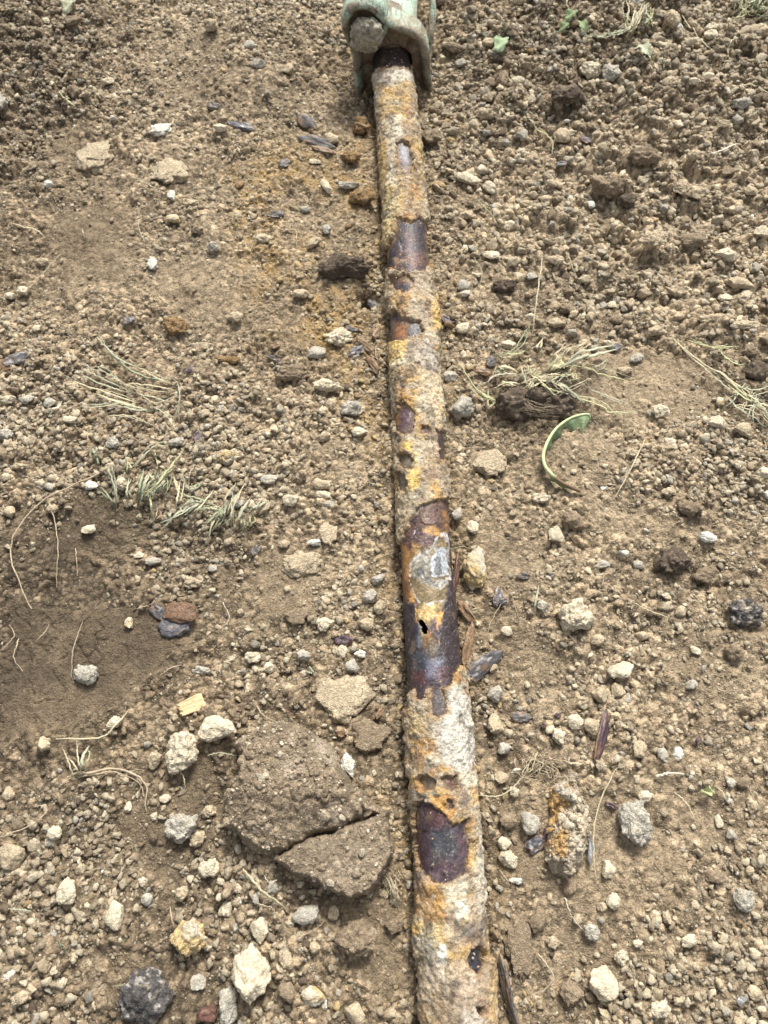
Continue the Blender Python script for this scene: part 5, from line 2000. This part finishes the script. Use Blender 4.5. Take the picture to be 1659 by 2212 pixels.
tuft("grass_tuft", (1355, 85), [B("1342 115 1355 80 1365 42", 's', 2.4, 24), B("1350 112 1368 85 1378 50", 's', 2.2, 22), B("1320 106 1358 83 1378 42", 'e', 3, 20), B("1230 106 1280 112 1320 106 1358 86", 'g', 2.6, 8),
     B("1340 80 1350 50 1340 25", 's', 1.8, 16), B("1360 95 1375 60 1392 38", 's', 2, 20), B("1365 90 1390 85 1398 60", 'y', 2, 16), B("1385 70 1384 90 1380 105", 'g', 5.5, 10), B("1330 60 1350 75 1362 95", 'e', 2, 16),
     B("1345 50 1352 30 1350 12", 'r', 1.6, 12), B("1372 80 1385 60 1380 40", 'e', 2, 18), B("1355 100 1345 70 1352 45", 'y', 2, 22), B("1350 118 1360 100 1372 80", 's', 2.4, 12), B("1300 108 1330 104 1350 92", 'e', 2.6, 10)],
     "loose wisp of pale green and straw coloured grass among coarse clods at the top", "grass tuft", seed=16)
rr = np.random.default_rng(8)
tuft("grass_tuft", (1640, 40), [([(1640 + rr.uniform(-40, 30), 40 + rr.uniform(-20, 30)), (1630 + rr.uniform(-50, 40), 25 + rr.uniform(-30, 40)), (1630 + rr.uniform(-70, 40), 20 + rr.uniform(-40, 60))], rr.choice(['g', 'e', 's', 'y']), rr.uniform(1.2, 2.4), rr.uniform(10, 30)) for _ in range(34)]
     + [B("1566 83 1600 62 1645 35", 'y', 2.2, 10)], "thick green and straw grass in the top right corner", "grass tuft", seed=17)
tuft("grass_tuft", (180, 1655), [B("185 1675 172 1640 170 1600", 's', 2.4, 14), B("190 1670 180 1640 195 1610", 'e', 3, 14), B("180 1660 195 1635 190 1615", 'y', 2.4, 10), B("165 1690 150 1650 138 1615", 's', 1.6, 10), B("175 1670 160 1650 150 1640", 's', 1.6, 8)],
     "withered plant crown with a pale branching root on the dark soil", "grass tuft",
     roots=[B("165 1675 205 1668 240 1660 290 1672 318 1700 315 1740", 'r', 4.2, 6), B("175 1678 210 1672 250 1668 300 1690 312 1720", 'r', 2.6, 4), B("150 1680 165 1672 185 1668", 'r', 3.6, 6), B("135 1700 150 1685 170 1672", 'r', 1.6, 4),
            B("240 1660 225 1672 205 1690", 'r', 1.6, 3), B("290 1675 305 1690 300 1715", 'r', 1.8, 5), B("315 1735 318 1755 312 1775", 'r', 1.2, 3), B("280 1672 295 1662 312 1665", 'r', 1.4, 4)], seed=18)
rr = np.random.default_rng(9)
tuft("root_tangle", (1170, 1650), [B("1214 1645 1232 1650 1254 1652", 's', 2.2, 8), B("1125 1662 1110 1665 1100 1685", 'w', 2.6, 10)], "tangle of fine pale roots round a brown clod near the upright purple flake", "root",
     roots=[([(1165 + rr.uniform(-20, 20), 1640 + rr.uniform(-15, 15)), (1165 + rr.uniform(-50, 50), 1650 + rr.uniform(-25, 30)), (1165 + rr.uniform(-75, 65), 1655 + rr.uniform(-30, 50))], rr.choice(['r', 's', 'd']), rr.uniform(.7, 1.5), rr.uniform(4, 14)) for _ in range(28)],
     clod=(1180, 1662, 52, 44, .010, 'b'), seed=19)
rr = np.random.default_rng(10)
tuft("root_tangle", (850, 1920), [B("838 1885 852 1925 870 1968", 'r', 2.6, 8), B("832 1890 848 1925 862 1960", 's', 2.0, 10)], "dry branching rootlets leaning on the left flank of the pipe's near end", "root",
     roots=[([(845 + rr.uniform(-8, 10), 1900 + rr.uniform(-15, 15)), (850 + rr.uniform(-20, 18), 1920 + rr.uniform(-25, 30)), (848 + rr.uniform(-35, 22), 1930 + rr.uniform(-70, 50))], rr.choice(['r', 's']), rr.uniform(.7, 1.4), rr.uniform(4, 14)) for _ in range(16)], seed=20)

# leaf curled on the soil
LX, LY = P(1180, 990)
LZ = float(H(np.array([LX]), np.array([LY]), False)[0])
leaf = empty("curled_leaf", (LX, LY, LZ))
tag(leaf, "curled green leaf with a thick pale midrib on bare soil by the uprooted grass", "leaf")
mid = spline([(1274, 905), (1268, 896), (1235, 903), (1203, 925), (1183, 954), (1173, 985), (1178, 1010), (1195, 1030), (1215, 1045), (1252, 1062)], 60)
zz = .006 + .016 * np.sin(np.pi * np.linspace(0, 1, 60)) ** .7
M3 = np.array([(*P(a, b, z_), z_ + .002) for (a, b), z_ in zip(mid, zz)])
O3 = np.array([LX, LY, LZ])
tpar = np.linspace(0, 1, 60)
v, q = tube(M3, np.where(tpar > .8, .0030, .0016 + .0018 * tpar), 10)
cl = np.array([.46, .52, .28]) * (1 + .1 * fbm(v * 100, 5, 2))[:, None]
br = np.repeat(sst(.74, .82, tpar), 10)[:, None]
cl = cl * (1 - br) + np.array([.16, .11, .07]) * br
new_mesh("midrib", v - O3, q, cl, [M_leaf], parent=leaf)
# lamina on the inner side with a serrated margin, hanging down to the soil
wid = .024 * sst(0, .08, tpar) * np.clip(1 - (tpar - .10) / .16, .0, 1) ** .8 + .011 * np.clip(1 - tpar / .78, 0, 1) * (1 + .5 * np.sin(tpar * 60)) + .004 * (tpar < .75)
wid = wid * (tpar < .76)
inward = np.array([P(1250, 965)[0], P(1250, 965)[1], 0]) - M3
inward[:, 2] = 0
inward /= np.linalg.norm(inward, axis=1, keepdims=True)
rows = []
for k in range(7):
    s_ = k / 6
    r_ = M3 + inward * (wid * s_ * .92)[:, None]
    r_[:, 2] = M3[:, 2] * (1 - s_ ** 1.3) + .004 * s_ + .002 * np.sin(tpar * 50 + s_ * 4) * s_
    rows.append(r_)
T_ = np.stack(rows, 1)
Vl = np.concatenate([T_.reshape(-1, 3), T_.reshape(-1, 3) - np.array([0, 0, .0004])])
G = np.arange(60 * 7).reshape(60, 7)
Ql = np.stack([G[:-1, :-1].ravel(), G[:-1, 1:].ravel(), G[1:, 1:].ravel(), G[1:, :-1].ravel()], 1)
Ql = np.concatenate([Ql, Ql[:, ::-1] + 420])
new_mesh("leaf_blade", Vl - O3, Ql, np.array([.20, .26, .14]) * (1 + .45 * fbm(Vl * 130, 6, 4))[:, None], [M_leaf], parent=leaf)


def little_leaf(px, py, wp, hp, turn, col, label, seed):
    s_, sa_, _ = mpp(py)
    n, m_ = 16, 7
    A, Bq = np.meshgrid(np.linspace(-1, 1, n), np.linspace(-1, 1, m_), indexing='ij')
    wv = np.sqrt(np.clip(1 - A ** 2, 0, 1)) * (1 + .2 * np.sin(A * 14))
    x_, y_ = A * hp * s_ * .5, Bq * wv * wp * s_ * .5
    z_ = .012 + .006 * np.cos(A * 2) + .35 * np.abs(y_) + .003 * np.sin(A * 6 + Bq * 3)
    T = np.stack([x_, y_, z_], 2).reshape(-1, 3)
    V = np.concatenate([T, T - np.array([0, 0, .0005])])
    G = np.arange(n * m_).reshape(n, m_)
    Q = np.stack([G[:-1, :-1].ravel(), G[:-1, 1:].ravel(), G[1:, 1:].ravel(), G[1:, :-1].ravel()], 1)
    Q = np.concatenate([Q, Q[:, ::-1] + n * m_])
    o = new_mesh("leaf", V, Q, (np.array(col) * .72 + np.array([.06, .05, .035])) * (1 + .2 * fbm(V * 90 + seed, seed, 3))[:, None], [M_leaf])
    x_, y_ = P(px, py, .012)
    o.location = (x_, y_, float(H(np.array([x_]), np.array([y_]), False)[0]) + .002)
    o.rotation_euler = (0, 0.1, math.radians(turn))
    tag(o, label, "leaf")


little_leaf(1078, 115, 30, 52, 75, (.28, .38, .22), "folded pale green leaf on dark clods just right of the coupling", 1)
little_leaf(1200, 798, 34, 44, 20, (.50, .46, .26), "lobed straw coloured leaf caught in the uprooted grass tuft", 2)
little_leaf(1376, 152, 26, 40, -50, (.42, .46, .32), "pale grey green leaf scrap below the wisp of grass at the top", 3)
little_leaf(1226, 62, 20, 40, 60, (.18, .27, .12), "narrow dark green leaf on a bent stem near the top edge", 4)
little_leaf(1250, 84, 20, 36, -60, (.20, .29, .14), "second dark green leaf, folded over beside the bent stem", 5)
little_leaf(1213, 80, 18, 30, 70, (.19, .27, .12), "green leaf tip pointing down by the bent stem", 6)
little_leaf(1520, 1710, 18, 28, 15, (.46, .50, .24), "crumpled yellow green leaf bit on crumbly soil at the right", 7)
little_leaf(152, 18, 22, 46, 80, (.36, .38, .26), "dusty twisted leaf near the top left corner", 8)
little_leaf(668, 1450, 14, 20, 15, (.42, .42, .3), "tiny dry leaf scrap on the slab of pressed soil", 9)

# single stalks, straws and roots: points, colour, width mm, lift mm, round?
STRAY = [
    ("60 627 100 580 140 535", 's', 1.4, 6, 0), ("30 487 70 492 95 507", 's', 2.2, 6, 0), ("312 522 300 490 306 470 340 460", 'w', 1.0, 6, 1), ("641 500 641 540", 's', 1.2, 5, 0),
    ("135 215 150 226 167 240", 'y', 3.4, 6, 0), ("295 395 320 404 345 417", 's', 1.6, 5, 0), ("1169 565 1160 640 1149 725", 's', 2.2, 16, 0), ("1284 625 1268 660 1249 700", 'r', 1.2, 8, 0),
    ("1214 525 1230 560 1244 600", 's', 1.3, 6, 0), ("1128 266 1189 301 1192 336", 'y', 2.6, 6, 0), ("1030 435 1055 462 1075 495", 'y', 1.4, 6, 0), ("1387 957 1359 1017 1324 1082", 's', 2.0, 8, 0),
    ("1149 1327 1154 1300 1159 1272", 'e', 3.0, 10, 0), ("1354 1302 1400 1322 1454 1342", 's', 1.2, 4, 0), ("1249 1062 1280 1082 1304 1107 1302 1120", 'r', 1.3, 5, 1), ("1284 1899 1279 1840 1282 1775 1305 1700 1334 1650", 's', 1.8, 18, 0),
    ("1029 1720 1089 1715 1149 1655", 's', 1.6, 12, 0), ("1160 2060 1182 2085 1195 2110 1180 2135 1155 2145", 'r', 2.4, 6, 1), ("527 1875 565 1918 620 1960", 's', 3.2, 8, 0), ("125 1597 215 1595 250 1570 282 1532", 's', 2.2, 10, 0),
    ("2 1810 75 1780 110 1750", 'r', 1.6, 5, 0), ("155 1465 160 1400 182 1337", 'r', 1.8, 8, 0), ("75 1387 95 1365 105 1347", 'r', 1.2, 5, 0), ("220 1027 150 1055 100 1077 55 1120 30 1162 25 1202 50 1277 70 1317", 'r', 3.4, 8, 1),
    ("107 1082 122 1167 120 1267", 'r', 2.2, 6, 1), ("160 1182 162 1210 165 1242", 'r', 1.8, 5, 1), ("482 1302 496 1335 470 1367", 'w', 1.2, 5, 1), ("345 1464 370 1445 395 1437", 'r', 1.6, 5, 0),
    ("555 1524 572 1548 600 1560", 'r', 1.6, 8, 1), ("452 1634 480 1628 515 1634", 'e', 1.4, 6, 0), ("377 1654 398 1680 400 1714", 's', 1.4, 12, 0), ("380 2015 372 1980 368 1955", 'r', 1.4, 10, 0),
    ("1029 1152 1080 1160 1089 1182 1044 1217", 's', 1.0, 6, 1), ("1102 1282 1120 1340 1154 1377", 'r', 1.2, 4, 1), ("1084 1302 1060 1345 1044 1402", 'r', 1.4, 4, 1), ("1219 1940 1235 1980 1264 2015", 'w', 1.3, 5, 1),
    ("1541 1700 1560 1720 1570 1740", 's', 1.2, 5, 0), ("1415 1678 1440 1672 1470 1674", 'w', 4.2, 5, 1), ("1528 346 1560 336 1589 323", 'w', 2.8, 8, 0), ("1563 221 1608 219 1659 237", 's', 2.4, 6, 0),
    ("1643 112 1646 150 1646 192", 'e', 2.8, 12, 0), ("1570 122 1555 145 1550 170", 's', 1.8, 8, 0), ("1461 64 1493 112 1534 141", 's', 2.0, 10, 0), ("1465 80 1505 122 1525 141", 'e', 1.6, 10, 0),
    ("1381 147 1388 165 1390 182", 'y', 2.6, 8, 0), ("1214 182 1218 192 1221 202", 's', 2.6, 8, 0), ("1234 0 1221 19 1230 42", 's', 3.2, 10, 1), ("1192 90 1220 78 1246 61", 'e', 2.4, 12, 1), ("1285 -5 1290 15 1294 35", 'e', 4.2, 12, 0),
    ("1416 160 1422 170 1420 185", 'e', 2.6, 6, 0), ("300 1320 330 1310 350 1296", 'r', 1.2, 4, 1), ("940 1192 1000 1180 1040 1200", 's', .9, 12, 1), ("1305 1240 1290 1280 1260 1300", 'r', 1.0, 4, 1), ("860 1880 872 1900", 's', 1.2, 4, 0),
    ("1350 1560 1380 1590 1390 1640", 'r', 1.1, 4, 1), ("1610 1690 1630 1730 1640 1760", 'r', 1.4, 5, 1), ("1450 1710 1480 1740 1500 1780", 's', 1.2, 5, 0), ("1080 1880 1095 1900 1110 1908", 'r', 1.6, 5, 1),
    ("700 1650 720 1665 735 1690", 'w', 1.4, 30, 1), ("690 1670 710 1664 720 1650", 'w', 1.3, 32, 1), ("600 1900 585 1905 575 1890", 'w', 1.4, 8, 1), ("40 1380 30 1420 50 1450", 'r', 2.0, 6, 1), ("10 1400 30 1370 20 1350", 'r', 1.8, 6, 1),
    ("1370 700 1400 690 1440 700", 'r', 1.0, 5, 1), ("1020 560 1040 590 1036 620", 's', 1.1, 5, 0), ("610 905 660 880 690 850", 'r', 1.6, 6, 1), ("560 1070 600 1066 640 1020", 'r', 1.2, 6, 1), ("330 980 340 1000 336 1020", 's', 1.4, 5, 0),
    ("110 905 125 890 138 872", 'w', 3.0, 6, 0), ("400 750 440 742 470 748", 's', 1.4, 5, 0), ("800 770 815 778 835 790 840 800", 'r', 2.2, 8, 1), ("812 752 812 772 822 785", 'r', 1.8, 8, 1),
    ("590 1180 588 1195", 'e', 3.2, 8, 0), ("1245 1560 1290 1650 1270 1700", 'd', 1.0, 6, 1), ("1560 1480 1600 1470 1640 1490", 'r', 1.2, 4, 1), ("1130 850 1120 890 1100 920", 'd', 1.0, 6, 1), ("180 500 186 520", 's', 1.2, 5, 0),
    ("420 1010 410 1050 418 1100", 'r', 1.6, 6, 1), ("640 2030 690 2000 700 1985", 'r', 1.0, 5, 1), ("250 2130 300 2120 330 2128", 'g', 1.6, 5, 0), ("20 1962 45 1965 70 1968", 'e', 2.2, 4, 0), ("130 2030 150 2060", 'g', 2.4, 4, 0),
    ("560 1950 590 1960 610 1985", 'r', 1.6, 6, 1), ("1600 1460 1640 1470", 's', 1.0, 4, 0),
]
NMC = dict(g='green', s='straw yellow', y='yellow green', r='pale brown', d='dark', l='green', w='whitish', e='grey green')
for k, (s_, key, wd, lift, rnd) in enumerate(STRAY):
    a = [float(t) for t in s_.split()]
    pts = [(a[i], a[i + 1]) for i in range(0, len(a), 2)]
    v, q = blade_geo(pts, wd * .001, lift * .001, 3000 + k, round_=bool(rnd))
    px, py = pts[len(pts) // 2]
    O_ = v.mean(0)
    nm = 'root' if rnd else 'grass_stalk'
    o = new_mesh(nm, v - O_, q, plant_col(v, key, 3000 + k), [M_leaf])
    o.location = O_
    ln = math.hypot(pts[0][0] - pts[-1][0], pts[0][1] - pts[-1][1])
    ITEMS.append(dict(o=o, name=nm, x=O_[0], y=O_[1], px=px, py=py, desc=f"{'long' if ln > 90 else 'short'} {'curved ' if len(pts) > 3 else ''}{NMC[key]} {'root' if rnd else 'grass stalk'}",
                      cat='root' if rnd else 'grass stalk', group='loose roots on the soil' if rnd else 'loose grass stalks on the soil'))

# ------------------------------------------------------------------ labels that single each thing out: look, then place against a landmark
LM = [("the coupling", 850, 100), ("the bolt end of the coupling", 780, 90), ("the pipe's rust hole", 912, 1355), ("the curled green leaf", 1200, 980), ("the big soil clod", 660, 1730),
      ("the wood chip", 415, 1524), ("the pipe's purple oval", 955, 1820), ("the pipe's grey white scar", 940, 1215), ("the uprooted grass", 1160, 850), ("the green grass clump", 300, 1050),
      ("the fan of cut grass", 480, 1110), ("the dry grass sheaf", 290, 850), ("the big crust lump", 1228, 1790), ("the charred clod at the edge", 1603, 1328), ("the orange brown flake", 388, 1322),
      ("the foil scrap", 1600, 2165), ("the black ashy clod", 320, 2145), ("the top grass wisp", 1355, 85), ("the top right grass", 1640, 40), ("the right edge hay", 1590, 860),
      ("the white top stone flake", 350, 275), ("the pipe's bare upper patch", 880, 525), ("the top left leaf", 152, 18), ("the withered plant crown", 180, 1655), ("the bottom left corner", 0, 2212),
      ("the bottom right corner", 1659, 2212), ("the bottom edge's big pale stone", 550, 2105), ("the left edge of dark soil", 30, 1420), ("the dark brown sod", 745, 592), ("the purple upright flake", 1297, 1598),
      ("the tan pointed stone", 1302, 2122), ("the right brown twin clods", 1340, 400), ("the pale twig piece", 1440, 1674), ("the grey white clod", 1367, 1775)]
buckets = {}
for it in ITEMS:
    best = None
    for nm, lx, ly in LM:
        dx, dy = it['px'] - lx, it['py'] - ly
        d = math.hypot(dx, dy)
        if d < 12: continue
        if best is None or d < best[0]: best = (d, nm, dx, dy)
    d, nm, dx, dy = best
    a = math.degrees(math.atan2(-dy, dx)) % 360
    dr = ["right of", "above and right of", "above", "above and left of", "left of", "below and left of", "below", "below and right of"][int(((a + 22.5) % 360) // 45)]
    it['d'] = d
    buckets.setdefault((it['desc'], nm, dr), []).append(it)
ORD = ["closest", "second", "third", "fourth", "fifth", "sixth", "seventh", "eighth", "ninth"]
seen = set()
for (desc, nm, dr), lst in buckets.items():
    lst.sort(key=lambda i: i['d'])
    for k, it in enumerate(lst):
        how = '' if len(lst) == 1 else f", {ORD[min(k, 8)]} out"
        if len(lst) == 1 or k > 0:
            lab = f"{desc} {dr} {nm}{how if k else ''}"
        else:
            lab = f"{desc} {dr} {nm}, closest of its kind"
        if len(lab.replace(',', '').split()) > 16: lab = lab.replace(', closest of its kind', '').replace('middling ', '').replace(' of rusted scale', '')
        tag(it['o'], lab, it['cat'], it['group'])
print("items", len(ITEMS), "stones", sum(i['cat'] in ('stone', 'clod') for i in ITEMS), "auto", n_auto)
